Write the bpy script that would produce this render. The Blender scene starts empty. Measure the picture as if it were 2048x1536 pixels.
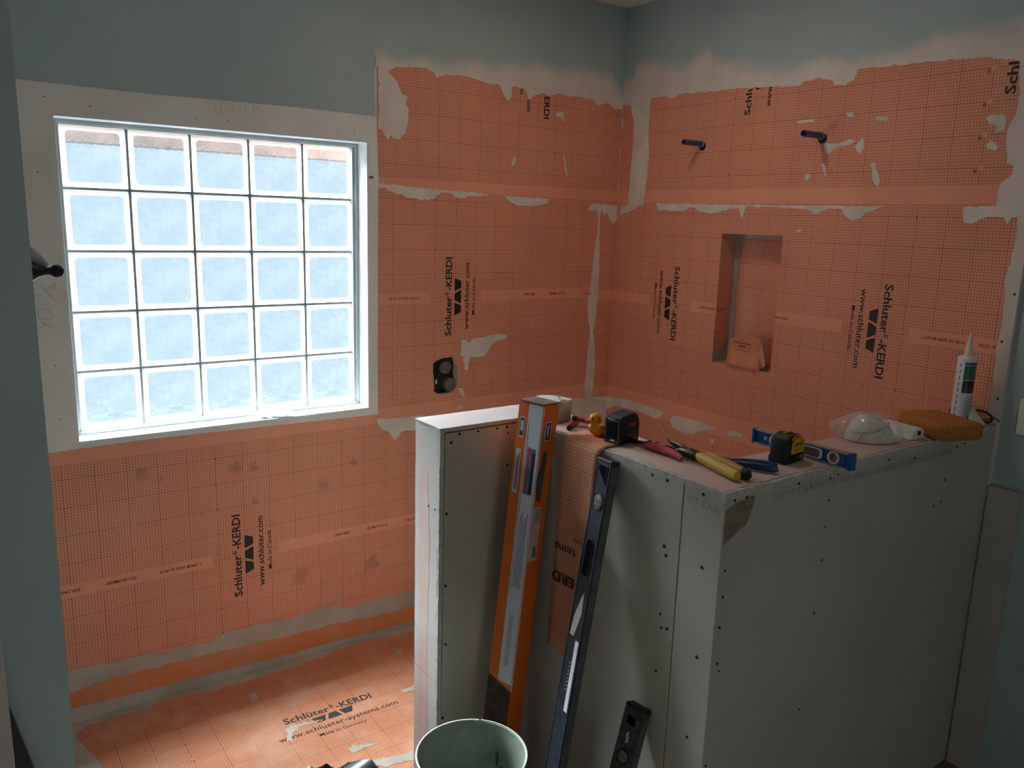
import bpy, bmesh, math, random
from mathutils import Vector, Matrix
from mathutils.geometry import tessellate_polygon

# ------------------------------------------------------------------ camera
scene = bpy.context.scene
COL = scene.collection
cam_data = bpy.data.cameras.new('camera')
cam_data.sensor_fit = 'HORIZONTAL'
cam_data.sensor_width = 36.0
cam_data.lens = 1612.88 / 2048 * 36.0
cam_data.clip_start = 0.02
cam = bpy.data.objects.new('camera', cam_data)
COL.objects.link(cam)
def cam_axes(yaw, pitch, roll):
    cy, sy, cp, sp = math.cos(yaw), math.sin(yaw), math.cos(pitch), math.sin(pitch)
    f = Vector((sy * cp, cy * cp, sp)); r = Vector((cy, -sy, 0)); u = r.cross(f)
    c, s = math.cos(roll), math.sin(roll)
    return c * r + s * u, -s * r + c * u, f
cr, cu, cf = cam_axes(0.6246, -0.2008, 0.0307)
cam.matrix_world = Matrix(((cr.x, cu.x, -cf.x, -2.7301), (cr.y, cu.y, -cf.y, -2.9625), (cr.z, cu.z, -cf.z, 1.7998), (0, 0, 0, 1)))
scene.camera = cam

# ------------------------------------------------------------------ light and exposure
SKY = 1.05
SUN = 108.0
scene.cycles.max_bounces = 8
scene.cycles.diffuse_bounces = 4
scene.cycles.caustics_refractive = False
scene.cycles.caustics_reflective = False
scene.cycles.adaptive_threshold = 0.02
scene.cycles.transparent_max_bounces = 16
scene.view_settings.view_transform = 'Standard'
scene.view_settings.look = 'None'
scene.view_settings.exposure = 0.0
scene.view_settings.gamma = 1.0
scene.view_settings.use_curve_mapping = False
world = bpy.data.worlds.new('overcast_sky')
scene.world = world
world.use_nodes = True
bg = world.node_tree.nodes['Background']
bg.inputs[0].default_value = (0.97, 0.98, 1.0, 1)
bg.inputs[1].default_value = SKY
sun_data = bpy.data.lights.new('sun', 'SUN')
sun_data.energy = SUN
sun_data.angle = math.radians(60)
sun_data.color = (1.0, 0.97, 0.92)
sun = bpy.data.objects.new('sun', sun_data)
COL.objects.link(sun)
sun.rotation_euler = Vector((0.06, -1.0, -1.15)).to_track_quat('-Z', 'Y').to_euler()
def portal(name, loc, direction, sx, sy):
    d = bpy.data.lights.new(name, 'AREA'); d.shape = 'RECTANGLE'; d.size = sx; d.size_y = sy
    d.cycles.is_portal = True
    o = bpy.data.objects.new(name, d); COL.objects.link(o); o.location = loc
    o.rotation_euler = Vector(direction).to_track_quat('-Z', 'Y').to_euler()
portal('window_portal', (-1.85, 0.24, 1.55), (0, -1, 0), 1.1, 1.1)

# ------------------------------------------------------------------ materials
MATS = {}
def nodes_of(name, rough=0.6, metal=0.0):
    m = bpy.data.materials.new(name); m.use_nodes = True
    nt = m.node_tree; b = nt.nodes['Principled BSDF']
    b.inputs['Roughness'].default_value = rough; b.inputs['Metallic'].default_value = metal
    MATS[name] = m
    return m, nt, b
class NT:
    def __init__(s, nt): s.nt = nt
    def math(s, op, a, b=None, c=None, clamp=False):
        n = s.nt.nodes.new('ShaderNodeMath'); n.operation = op; n.use_clamp = clamp
        for i, v in enumerate((a, b, c)):
            if v is None: continue
            if isinstance(v, (int, float)): n.inputs[i].default_value = v
            else: s.nt.links.new(v, n.inputs[i])
        return n.outputs[0]
    def mix(s, f, a, b):
        n = s.nt.nodes.new('ShaderNodeMix'); n.data_type = 'RGBA'
        for i, v in ((0, f), (6, a), (7, b)):
            if isinstance(v, (int, float)): n.inputs[i].default_value = v
            elif isinstance(v, tuple): n.inputs[i].default_value = (*v[:3], 1)
            else: s.nt.links.new(v, n.inputs[i])
        return n.outputs[2]
    def noise(s, scale, detail=3.0, rough=0.5, vec=None, dist=0.0):
        n = s.nt.nodes.new('ShaderNodeTexNoise'); n.inputs['Scale'].default_value = scale
        n.inputs['Detail'].default_value = detail; n.inputs['Roughness'].default_value = rough
        n.inputs['Distortion'].default_value = dist
        s.nt.links.new(vec if vec is not None else s.coord(), n.inputs['Vector'])
        return n.outputs[0]
    def coord(s, kind='Object'):
        n = s.nt.nodes.new('ShaderNodeTexCoord'); return n.outputs[kind]
    def xyz(s, vec):
        n = s.nt.nodes.new('ShaderNodeSeparateXYZ'); s.nt.links.new(vec, n.inputs[0]); return n.outputs
    def smooth(s, v, lo, hi):
        n = s.nt.nodes.new('ShaderNodeMapRange'); n.interpolation_type = 'SMOOTHSTEP'
        s.nt.links.new(v, n.inputs[0]); n.inputs[1].default_value = lo; n.inputs[2].default_value = hi
        return n.outputs[0]
    def bump(s, h, strength, dist, bsdf):
        n = s.nt.nodes.new('ShaderNodeBump'); n.inputs['Strength'].default_value = strength
        n.inputs['Distance'].default_value = dist
        s.nt.links.new(h, n.inputs['Height']); s.nt.links.new(n.outputs[0], bsdf.inputs['Normal'])
def lin(r, g, b):
    f = lambda c: (c / 255 / 12.92) if c <= 10 else ((c / 255 + 0.055) / 1.055) ** 2.4
    return (f(r), f(g), f(b))
def mat(name, rgb, rough=0.6, metal=0.0, var=0.12, scale=25.0, bump=0.0, bscale=80.0, spec=None, coat=0.0, detail=2.0):
    m, nt, b = nodes_of(name, rough, metal); N = NT(nt)
    c = lin(*rgb)
    lo = tuple(x * (1 - var) for x in c); hi = tuple(min(1, x * (1 + var)) for x in c)
    f = N.smooth(N.noise(scale, detail), 0.3, 0.7)
    nt.links.new(N.mix(f, lo, hi), b.inputs['Base Color'])
    if bump: N.bump(N.noise(bscale, 3), bump, 0.003, b)
    if spec is not None: b.inputs['Specular IOR Level'].default_value = spec
    if coat: b.inputs['Coat Weight'].default_value = coat
    return m
ORANGE = (0.86, 0.350, 0.218)
def membrane(name, base=ORANGE, line=(0.34, 0.090, 0.045), haze=(0.60, 0.47, 0.40), haze_amt=0.08, strip=True, grid=True, minor=0.72, stains=()):
    m, nt, b = nodes_of(name, 0.62); N = NT(nt)
    b.inputs['Specular IOR Level'].default_value = 0.25
    u, v, _ = N.xyz(N.coord('UV'))
    n1 = N.noise(2.2, 2, 0.6); n2 = N.noise(220, 1)
    basec = N.mix(N.smooth(n1, 0.3, 0.75), tuple(x * 0.93 for x in base), tuple(min(1, x * 1.06) for x in base))
    basec = N.mix(N.math('MULTIPLY', N.smooth(n2, 0.35, 0.7), 0.10), basec, (0.85, 0.55, 0.42))
    if grid:
        def dist(c, f):   # distance to the nearest line, in cells
            return N.math('ABSOLUTE', N.math('SUBTRACT', N.math('FRACT', N.math('ADD', N.math('MULTIPLY', c, f), 0.5)), 0.5))
        mu = N.math('LESS_THAN', dist(u, 100), 0.075); mv = N.math('LESS_THAN', dist(v, 100), 0.075)
        Mu = N.math('LESS_THAN', dist(u, 10), 0.0085); Mv = N.math('LESS_THAN', dist(v, 10), 0.0085)
        fine = N.math('MULTIPLY', N.math('MAXIMUM', mu, mv), minor)
        bold = N.math('MULTIPLY', N.math('MAXIMUM', Mu, Mv), 0.95)
        g = N.math('LESS_THAN', N.math('ABSOLUTE', v), 0.4508)
        if strip:
            fu = N.math('FRACT', u)
            inst = N.math('MULTIPLY', N.math('LESS_THAN', N.math('ABSOLUTE', v), 0.0215),
                          N.math('MULTIPLY', N.math('GREATER_THAN', fu, 0.232), N.math('LESS_THAN', fu, 0.978)))
            g = N.math('MULTIPLY', g, N.math('SUBTRACT', 1.0, inst))
        box = N.math('MULTIPLY', N.math('LESS_THAN', dist(u, 1), 0.0095), N.math('LESS_THAN', dist(v, 10), 0.095))
        g = N.math('MULTIPLY', g, N.math('SUBTRACT', 1.0, box))
        basec = N.mix(N.math('MULTIPLY', g, fine), basec, line)
        basec = N.mix(N.math('MULTIPLY', g, bold), basec, tuple(c * 0.62 for c in line))
    hz = N.smooth(N.noise(5.0, 3, 0.65), 0.45, 0.72)
    basec = N.mix(N.math('MULTIPLY', hz, haze_amt), basec, haze)
    if stains:
        sx, sy, sz = N.xyz(N.coord('Object'))
        tot = None; sn = N.math('SUBTRACT', N.noise(38, 3, 0.7), 0.5)
        for (x, z, r) in stains:
            dx = N.math('SUBTRACT', sx, x); dz = N.math('SUBTRACT', sz, z)
            d = N.math('SQRT', N.math('ADD', N.math('MULTIPLY', dx, dx), N.math('MULTIPLY', dz, dz)))
            d = N.math('ADD', d, N.math('MULTIPLY', sn, r * 2.6))
            k = N.smooth(d, r, r * 0.1)
            tot = k if tot is None else N.math('MAXIMUM', tot, k)
        basec = N.mix(N.math('MULTIPLY', tot, 0.36), basec, (0.13, 0.085, 0.075))
    nt.links.new(basec, b.inputs['Base Color'])
    return m
STAINS = [(-2.193, .887, .035), (-2.13, .855, .018), (-1.867, .855, .035), (-1.80, .845, .025), (-1.52, .729, .032), (-1.306, .342, .05), (-1.392, .80, .022), (-1.798, .706, .018), (-1.627, .357, .045)]
membrane('membrane'); membrane('membrane_plain', strip=False, haze_amt=0.3); membrane('membrane_stained', stains=STAINS)
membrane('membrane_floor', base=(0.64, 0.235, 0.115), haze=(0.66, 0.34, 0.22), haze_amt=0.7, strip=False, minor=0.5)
membrane('membrane_band', base=(0.70, 0.22, 0.075), grid=False, haze_amt=0.22)
membrane('membrane_pale', base=(0.55, 0.48, 0.46), line=(0.50, 0.30, 0.26), haze=(0.56, 0.55, 0.55), haze_amt=0.8, strip=False, minor=0.35)
membrane('membrane_pink', base=(0.60, 0.43, 0.38), line=(0.42, 0.20, 0.15), haze=(0.60, 0.54, 0.51), haze_amt=0.6, strip=False, minor=0.45)
membrane('membrane_drape', base=(0.72, 0.31, 0.17), line=(0.33, 0.09, 0.045), strip=False, minor=0.8)
mat('membrane_card', (214, 138, 100), 0.55, var=0.05, scale=12)
mat('thinset', (224, 214, 204), 0.85, var=0.10, scale=9, bump=0.2, bscale=60)
mat('thinset_grey', (184, 170, 156), 0.85, var=0.13, scale=6, bump=0.2, bscale=60)
mat('drywall_white', (230, 227, 220), 0.8, var=0.05, scale=5)
mat('drywall', (180, 176, 165), 0.85, var=0.05, scale=3)
mat('drywall_edge', (184, 182, 174), 0.9, var=0.14, scale=60, bump=0.35, bscale=120)
mat('torn_paper', (132, 118, 102), 0.95, var=0.2, scale=30, bump=0.4)
mat('dark_gap', (24, 22, 20), 0.9)
mat('screw', (36, 33, 31), 0.5, 0.3)
mat('print_black', (38, 28, 27), 0.6, var=0.03)
mat('print_brown', (84, 42, 32), 0.6, var=0.05)
mat('print_grey', (140, 140, 142), 0.7, var=0.1)
mat('pencil', (140, 137, 133), 0.7, var=0.1)
mat('blue_paint', (170, 188, 187), 0.55, var=0.04, scale=2.5)
mat('ceiling_paint', (232, 224, 218), 0.8, var=0.03, scale=2)
mat('casing_paint', (190, 180, 172), 0.6, var=0.05, scale=5)
mat('vinyl', (172, 180, 180), 0.35, var=0.02)
mat('reveal_white', (226, 229, 230), 0.5, var=0.03)
mat('joint', (140, 152, 152), 0.7, var=0.08)
mat('soffit', (112, 80, 72), 0.8, var=0.2, scale=14)
mat('room_floor', (120, 108, 96), 0.7, var=0.15, scale=6)
def wall_paint(name, axis, pts, lo, hi, limit=None):
    """blue paint above a feathered coat of joint compound; pts = (position along wall, height of the coat's edge)"""
    m, nt, b = nodes_of(name, 0.6); N = NT(nt)
    x, y, z = N.xyz(N.coord('Object'))
    h = x if axis == 'x' else N.math('MULTIPLY', y, -1.0)
    t = N.math('DIVIDE', N.math('SUBTRACT', h, lo), hi - lo, clamp=True)
    fc = nt.nodes.new('ShaderNodeFloatCurve'); cv = fc.mapping.curves[0]
    ps = [((p - lo) / (hi - lo), (q - 2.2) / 0.5) for p, q in pts]
    cv.points[0].location = ps[0]; cv.points[1].location = ps[-1]
    for p in ps[1:-1]: cv.points.new(*p)
    fc.mapping.update(); nt.links.new(t, fc.inputs['Value'])
    edge = N.math('ADD', N.math('MULTIPLY', fc.outputs[0], 0.5), 2.2)
    d = N.math('SUBTRACT', edge, z)
    d = N.math('ADD', d, N.math('MULTIPLY', N.math('SUBTRACT', N.noise(9, 4, 0.6), 0.5), 0.09))
    k = N.smooth(d, -0.035, 0.04)
    if limit is not None: k = N.math('MULTIPLY', k, N.math('GREATER_THAN', h, limit))
    blue = lin(170, 188, 187); mud = lin(224, 212, 202)
    n = N.smooth(N.noise(2.5, 3), 0.3, 0.7)
    bl = N.mix(n, tuple(c * .95 for c in blue), tuple(c * 1.04 for c in blue))
    md = N.mix(N.smooth(N.noise(7, 4), 0.3, 0.7), tuple(c * .92 for c in mud), tuple(c * 1.05 for c in mud))
    nt.links.new(N.mix(k, bl, md), b.inputs['Base Color'])
# outlines traced on the wall, floor and board planes (metres)
D = {
 'A_top': [(-1.232, 2.345), (-1.195, 2.366), (-1.141, 2.373), (-1.069, 2.377), (-1.032, 2.37), (-1.015, 2.344), (-0.981, 2.362), (-0.905, 2.371), (-0.834, 2.363), (-0.768, 2.355), (-0.709, 2.354), (-0.689, 2.324), (-0.661, 2.294), (-0.643, 2.317), (-0.641, 2.356), (-0.586, 2.356), (-0.57, 2.343), (-0.553, 2.311), (-0.53, 2.329), (-0.491, 2.345), (-0.433, 2.342), (-0.393, 2.356), (-0.351, 2.351), (-0.186, 2.353), (-0.158, 2.33), (-0.086, 2.344), (-0.048, 2.322), (0.005, 2.327)],
 'A_blob': [(-1.279, 2.36), (-1.232, 2.345), (-1.214, 2.331), (-1.198, 2.322), (-1.182, 2.292), (-1.166, 2.266), (-1.146, 2.263), (-1.153, 2.24), (-1.143, 2.219), (-1.141, 2.17), (-1.152, 2.124), (-1.178, 2.097), (-1.204, 2.098), (-1.22, 2.108), (-1.23, 2.09), (-1.245, 2.111), (-1.258, 2.129), (-1.277, 2.13)],
 'A_feather': [(-1.279, 2.395), (-1.095, 2.405), (-0.821, 2.424), (-0.52, 2.451), (-0.272, 2.463), (-0.095, 2.466), (-0.006, 2.385)],
 'A_seam1': [(-1.271, 1.924), (-1.023, 1.913), (-0.755, 1.905), (-0.748, 1.901), (-0.808, 1.892), (-0.852, 1.893), (-0.888, 1.879), (-0.917, 1.882), (-0.939, 1.899), (-0.981, 1.903), (-1.009, 1.89), (-1.019, 1.875), (-1.071, 1.867), (-1.111, 1.871), (-1.158, 1.881), (-1.23, 1.898), (-1.243, 1.911), (-1.271, 1.907)],
 'A_seam2': [(-0.671, 1.901), (-0.42, 1.897), (-0.435, 1.875), (-0.485, 1.865), (-0.59, 1.86), (-0.623, 1.871), (-0.647, 1.883)],
 'A_corner': [(-0.155, 1.887), (0.024, 1.883), (0.02, 1.86), (0.002, 1.817), (-0.018, 1.796), (-0.048, 1.816), (-0.065, 1.85), (-0.082, 1.832), (-0.103, 1.863), (-0.144, 1.854), (-0.18, 1.85), (-0.181, 1.867)],
 'A_strip': [(-0.136, 1.875), (-0.118, 1.807), (-0.119, 1.752), (-0.132, 1.669), (-0.13, 1.717), (-0.137, 1.613), (-0.144, 1.508), (-0.158, 1.437), (-0.159, 1.381), (-0.146, 1.323), (-0.134, 1.279), (-0.14, 1.221), (-0.146, 1.164), (-0.145, 1.076), (-0.151, 1.032), (-0.154, 0.995), (-0.141, 0.946), (-0.102, 0.934), (-0.097, 0.997), (-0.094, 1.108), (-0.101, 1.204), (-0.115, 1.278), (-0.107, 1.307), (-0.102, 1.364), (-0.097, 1.436), (-0.097, 1.577), (-0.105, 1.717), (-0.106, 1.739), (-0.108, 1.808), (-0.104, 1.876)],
 'A_cornerlow': [(-0.291, 0.954), (-0.141, 0.946), (0.006, 0.938), (0.009, 0.757), (-0.264, 0.792)],
 'A_sm1': [(-0.636, 2.026), (-0.626, 2.07), (-0.611, 2.071), (-0.617, 2.04)],
 'A_sm2': [(-0.401, 2.275), (-0.359, 2.282), (-0.351, 2.238), (-0.36, 2.241), (-0.367, 2.259), (-0.396, 2.256)],
 'A_sm3': [(-0.349, 2.098), (-0.343, 2.099), (-0.335, 2.064), (-0.316, 2.004), (-0.324, 2.003), (-0.34, 2.051)],
 'A_big': [(-0.876, 1.277), (-0.853, 1.279), (-0.834, 1.265), (-0.807, 1.283), (-0.753, 1.286), (-0.674, 1.295), (-0.634, 1.283), (-0.641, 1.27), (-0.689, 1.263), (-0.713, 1.251), (-0.736, 1.219), (-0.751, 1.197), (-0.805, 1.201), (-0.832, 1.2), (-0.839, 1.144), (-0.854, 1.145), (-0.862, 1.182), (-0.859, 1.202), (-0.878, 1.213)],
 'A_under': [(-1.281, 0.97), (-1.189, 0.966), (-1.07, 0.964), (-1.069, 0.896), (-1.14, 0.905), (-1.168, 0.902), (-1.196, 0.871), (-1.217, 0.893), (-1.234, 0.917), (-1.264, 0.927), (-1.281, 0.955)],
 'A_v1': [(-0.89, 1.066), (-0.864, 1.064), (-0.851, 1.016), (-0.871, 1.031)],
 'A_v2': [(-0.896, 0.971), (-0.877, 0.989), (-0.858, 0.973)],
 'B_top': [(0.013, 2.348), (-0.058, 2.341), (-0.076, 2.303), (-0.126, 2.353), (-0.183, 2.362), (-0.283, 2.356), (-0.315, 2.344), (-0.357, 2.358), (-0.477, 2.354), (-0.655, 2.348), (-0.77, 2.344), (-0.888, 2.333), (-0.973, 2.327), (-0.993, 2.342), (-1.05, 2.346), (-1.112, 2.332), (-1.118, 2.316), (-1.166, 2.305), (-1.196, 2.323), (-1.208, 2.356), (-1.294, 2.354), (-1.405, 2.352), (-1.543, 2.346), (-1.627, 2.34), (-1.726, 2.322), (-1.742, 2.314)],
 'B_right': [(-1.739, 2.314), (-1.756, 2.235), (-1.755, 2.163), (-1.737, 2.122), (-1.742, 2.066), (-1.749, 2.016), (-1.771, 2.009), (-1.769, 1.984), (-1.742, 1.96), (-1.736, 1.935), (-1.734, 1.884)],
 'B_feather': [(0.004, 2.496), (-0.085, 2.517), (-0.218, 2.505), (-0.372, 2.463), (-0.451, 2.5), (-0.496, 2.51), (-0.556, 2.469), (-0.708, 2.441), (-0.813, 2.405), (-1.044, 2.398), (-1.251, 2.385), (-1.439, 2.412), (-1.599, 2.407), (-1.743, 2.388)],
 'B_strip': [(-0.06, 2.323), (-0.087, 2.255), (-0.089, 2.152), (-0.086, 2.096), (-0.08, 2.001), (-0.08, 1.885), (-0.185, 1.886), (-0.186, 1.952), (-0.194, 2.017), (-0.199, 2.11), (-0.183, 2.203), (-0.185, 2.294), (-0.185, 2.37)],
 'B_seam': [(-0.261, 1.893), (-1.362, 1.884), (-1.34, 1.875), (-1.309, 1.868), (-1.281, 1.842), (-1.253, 1.834), (-1.222, 1.848), (-1.206, 1.874), (-1.151, 1.877), (-1.117, 1.862), (-1.092, 1.854), (-1.062, 1.873), (-0.969, 1.876), (-0.871, 1.88), (-0.769, 1.881), (-0.762, 1.846), (-0.753, 1.833), (-0.738, 1.875), (-0.706, 1.875), (-0.641, 1.861), (-0.585, 1.85), (-0.526, 1.86), (-0.477, 1.879), (-0.43, 1.859), (-0.277, 1.863)],
 'B_seamL': [(-0.023, 1.88), (-0.069, 1.885), (-0.139, 1.897), (-0.187, 1.897), (-0.167, 1.888), (-0.1, 1.856), (-0.051, 1.844), (-0.027, 1.836)],
 'B_seamR': [(-1.633, 1.884), (-1.817, 1.892), (-1.816, 1.878), (-1.805, 1.853), (-1.788, 1.853), (-1.779, 1.831), (-1.763, 1.853), (-1.714, 1.855), (-1.672, 1.832), (-1.645, 1.838)],
 'B_sm0': [(-1.101, 2.111), (-1.165, 2.107), (-1.205, 2.123), (-1.227, 2.111), (-1.207, 2.101), (-1.158, 2.093), (-1.127, 2.072), (-1.108, 2.084)],
 'B_sm1': [(-1.229, 2.093), (-1.257, 2.127), (-1.265, 2.091), (-1.253, 2.063), (-1.239, 2.078)],
 'B_sm2': [(-1.296, 2.033), (-1.312, 2.036), (-1.339, 1.975), (-1.335, 1.946), (-1.316, 1.968)],
 'B_sm3': [(-1.1, 2.04), (-1.112, 2.039), (-1.128, 1.994), (-1.119, 1.994)],
 'B_sm4': [(-1.033, 2.004), (-1.056, 2.003), (-1.05, 1.977), (-1.036, 1.981)],
 'B_sm5': [(-1.668, 2.158), (-1.688, 2.165), (-1.719, 2.163), (-1.731, 2.14), (-1.726, 2.116), (-1.702, 2.112), (-1.706, 2.13), (-1.68, 2.138)],
 'B_sm6': [(-1.679, 2.075), (-1.693, 2.087), (-1.715, 2.067), (-1.71, 2.055), (-1.684, 2.063)],
 'B_sm7': [(-1.181, 2.211), (-1.206, 2.212), (-1.212, 2.197), (-1.191, 2.196)],
 'B_sm8': [(-1.296, 2.187), (-1.338, 2.187), (-1.344, 2.173), (-1.305, 2.176)],
 'B_sm9': [(-0.974, 2.199), (-1.05, 2.201), (-1.051, 2.192), (-0.979, 2.193)],
 'B_sm10': [(-1.018, 1.794), (-1.035, 1.798), (-1.045, 1.791), (-1.027, 1.785)],
 'B_low0': [(0.007, 0.938), (-0.132, 0.951), (-0.265, 0.948), (-0.396, 0.94), (-0.385, 0.913), (-0.348, 0.894), (-0.299, 0.905), (-0.218, 0.909), (-0.083, 0.904), (0.001, 0.871)],
 'B_low1': [(-0.441, 0.908), (-0.457, 0.939), (-0.564, 0.942), (-0.717, 0.936), (-0.702, 0.926), (-0.637, 0.904), (-0.588, 0.876), (-0.536, 0.867), (-0.463, 0.877)],
 'B_low2': [(-0.77, 0.932), (-0.797, 0.941), (-0.855, 0.939), (-0.853, 0.926), (-0.783, 0.919)],
 'B_low3': [(-0.681, 0.881), (-0.706, 0.884), (-0.704, 0.86), (-0.688, 0.859)],
 'AL_bottom': [(-2.467, 0.207), (-2.436, 0.208), (-2.374, 0.204), (-2.312, 0.187), (-2.259, 0.198), (-2.219, 0.197), (-2.206, 0.186), (-2.111, 0.18), (-2.004, 0.176), (-1.982, 0.182), (-1.907, 0.197), (-1.862, 0.192), (-1.737, 0.19), (-1.656, 0.18), (-1.555, 0.192), (-1.486, 0.191), (-1.398, 0.158), (-1.307, 0.165), (-1.213, 0.163), (-1.081, 0.158)],
 'band_top': [(-2.454, 0.13), (-2.379, 0.132), (-2.302, 0.134), (-2.113, 0.128), (-1.97, 0.124), (-1.818, 0.116), (-1.658, 0.107), (-1.488, 0.106), (-1.307, 0.087), (-1.086, 0.083)],
 'band_bot': [(-2.413, 0.129), (-2.305, 0.104), (-2.097, 0.096), (-1.951, 0.085), (-1.803, 0.06), (-1.645, 0.04), (-1.474, 0.035), (-1.297, 0.022), (-1.075, 0.018)],
 'floor_edge': [(-2.463, -0.066), (-2.432, -0.044), (-2.37, -0.047), (-2.275, -0.045), (-2.229, -0.055), (-2.211, -0.027), (-2.101, -0.044), (-2.008, -0.062), (-1.932, -0.054), (-1.838, -0.063), (-1.764, -0.057), (-1.682, -0.071), (-1.584, -0.053), (-1.557, -0.062), (-1.497, -0.034), (-1.384, -0.036), (-1.323, -0.031), (-1.215, -0.072), (-1.12, -0.058)],
 'floor_left': [(-2.463, -0.066), (-2.47, -0.096), (-2.458, -0.15), (-2.444, -0.204), (-2.431, -0.256), (-2.422, -0.304)],
 'F_sm0': [(-1.901, -0.173), (-1.873, -0.149), (-1.865, -0.175), (-1.876, -0.209), (-1.901, -0.214)],
 'F_sm1': [(-1.853, -0.437), (-1.83, -0.428), (-1.758, -0.449), (-1.722, -0.46), (-1.757, -0.463), (-1.812, -0.451), (-1.839, -0.471), (-1.862, -0.515), (-1.877, -0.505)],
 'F_sm2': [(-1.722, -0.663), (-1.695, -0.646), (-1.611, -0.696), (-1.672, -0.684), (-1.708, -0.689)],
 'F_sm3': [(-1.29, -0.165), (-1.258, -0.169), (-1.262, -0.2), (-1.289, -0.213)],
 'F_sm4': [(-1.417, -0.442), (-1.365, -0.447), (-1.336, -0.444), (-1.35, -0.47), (-1.396, -0.462)],
 'F_sm5': [(-1.704, -0.752), (-1.646, -0.768), (-1.529, -0.789), (-1.551, -0.83), (-1.638, -0.817), (-1.715, -0.774)],
 'niche': [(-0.659, 1.77), (-0.961, 1.769), (-0.963, 1.225), (-0.656, 1.215)],
 'valve': [(-1.015, 1.184), (-1.002, 1.194), (-0.98, 1.202), (-0.959, 1.206), (-0.911, 1.207), (-0.908, 1.194), (-0.899, 1.174), (-0.894, 1.168), (-0.895, 1.135), (-0.892, 1.111), (-0.894, 1.075), (-0.901, 1.064), (-0.918, 1.052), (-0.94, 1.046), (-0.963, 1.042), (-0.982, 1.046), (-0.999, 1.055), (-1.008, 1.063), (-1.008, 1.087), (-1.012, 1.116), (-1.015, 1.159)],
 'valvecaps': [(-0.947, 1.162), (-0.973, 1.165), (-0.92, 1.16), (-0.928, 1.084), (-0.958, 1.087), (-0.898, 1.081), (-0.989, 1.096)],
 'drape': [(-1.276, 1.22), (-1.422, 1.22), (-1.395, 1.115), (-1.38, 1.04), (-1.357, 0.926), (-1.338, 0.812), (-1.238, 0.773), (-1.243, 0.886), (-1.254, 1.06), (-1.27, 1.153), (-1.223, 0.543), (-1.295, 0.568), (-1.238, 0.749)],
 'drapetext': [(-1.245, 0.882), (-1.247, 0.865), (-1.344, 0.897), (-1.342, 0.88), (-1.237, 0.785), (-1.239, 0.757), (-1.336, 0.811), (-1.335, 0.78)],
 'K3screws': [(-1.036, 1.185), (-0.87, 1.18), (-0.631, 1.186), (-0.49, 1.167), (-0.249, 1.168), (-0.2, 1.171), (-0.903, 1.175), (-0.899, 1.115), (-0.901, 1.042), (-0.9, 0.95), (-0.295, 1.069), (-0.342, 0.994), (-0.299, 1), (-1.29, 0.948), (-1.292, 0.871), (-1.288, 0.776), (-1.28, 0.754), (-1.29, 1.014), (-0.926, 0.524), (-0.907, 0.803), (-1.277, 1.191), (-1.234, 1.189), (-1.298, 0.504)],
 'K2screws': [(-1.605, 1.189), (-1.656, 1.188), (-1.771, 1.185), (-1.784, 1.007), (-1.791, 0.778), (-1.781, 0.556), (-1.661, 1.016), (-1.669, 0.995), (-1.664, 0.835), (-1.671, 0.801), (-1.663, 0.676), (-1.69, 0.806)],
 'K2seam': [(-1.706, 1.195), (-1.707, 0.998), (-1.712, 0.807), (-1.711, 0.66), (-1.71, 0.508)],
 'K3text': [(-1.136, 1.171), (-0.885, 1.16), (-0.866, 1.16), (-0.544, 1.153), (-0.534, 1.161), (-0.281, 1.159), (-0.915, 1.171)],
 'K2text': [(-1.72, 1.153), (-1.821, 1.159), (-1.725, 1.171), (-1.819, 1.174)],
 'K1screws': [(-1.52, 1.188), (-1.456, 1.184), (-1.387, 1.183), (-1.351, 1.185), (-1.346, 1.164), (-1.548, 1.161), (-1.345, 1.062), (-1.561, 0.945), (-1.561, 0.717), (-1.557, 0.523), (-1.564, 0.276)],
 'K1frame': [(-1.592, 1.222), (-1.579, 1.204), (-1.317, 1.223), (-1.326, 1.209), (-1.581, 1.041)],
 'strip': [(-1.84, 1.004), (-1.935, 1.008), (-1.823, -0.014), (-1.945, 0.062)],
 'switch': [(-1.885, 1.295), (-1.9, 1.303), (-1.893, 1.184), (-1.916, 1.186)],
 'Btrim': [(-1.842, 1.342), (-1.843, 1.305), (-1.841, 1.257), (-1.843, 1.218), (-1.843, 1.199), (-1.814, 1.295), (-1.811, 1.273), (-1.82, 1.315), (-1.811, 1.245)],
 'stains': [(-2.193, 0.887), (-2.13, 0.855), (-1.867, 0.85), (-1.83, 0.867), (-1.798, 0.839), (-1.52, 0.729), (-1.306, 0.342), (-1.392, 0.8), (-1.798, 0.706), (-1.627, 0.357)],
}


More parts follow.
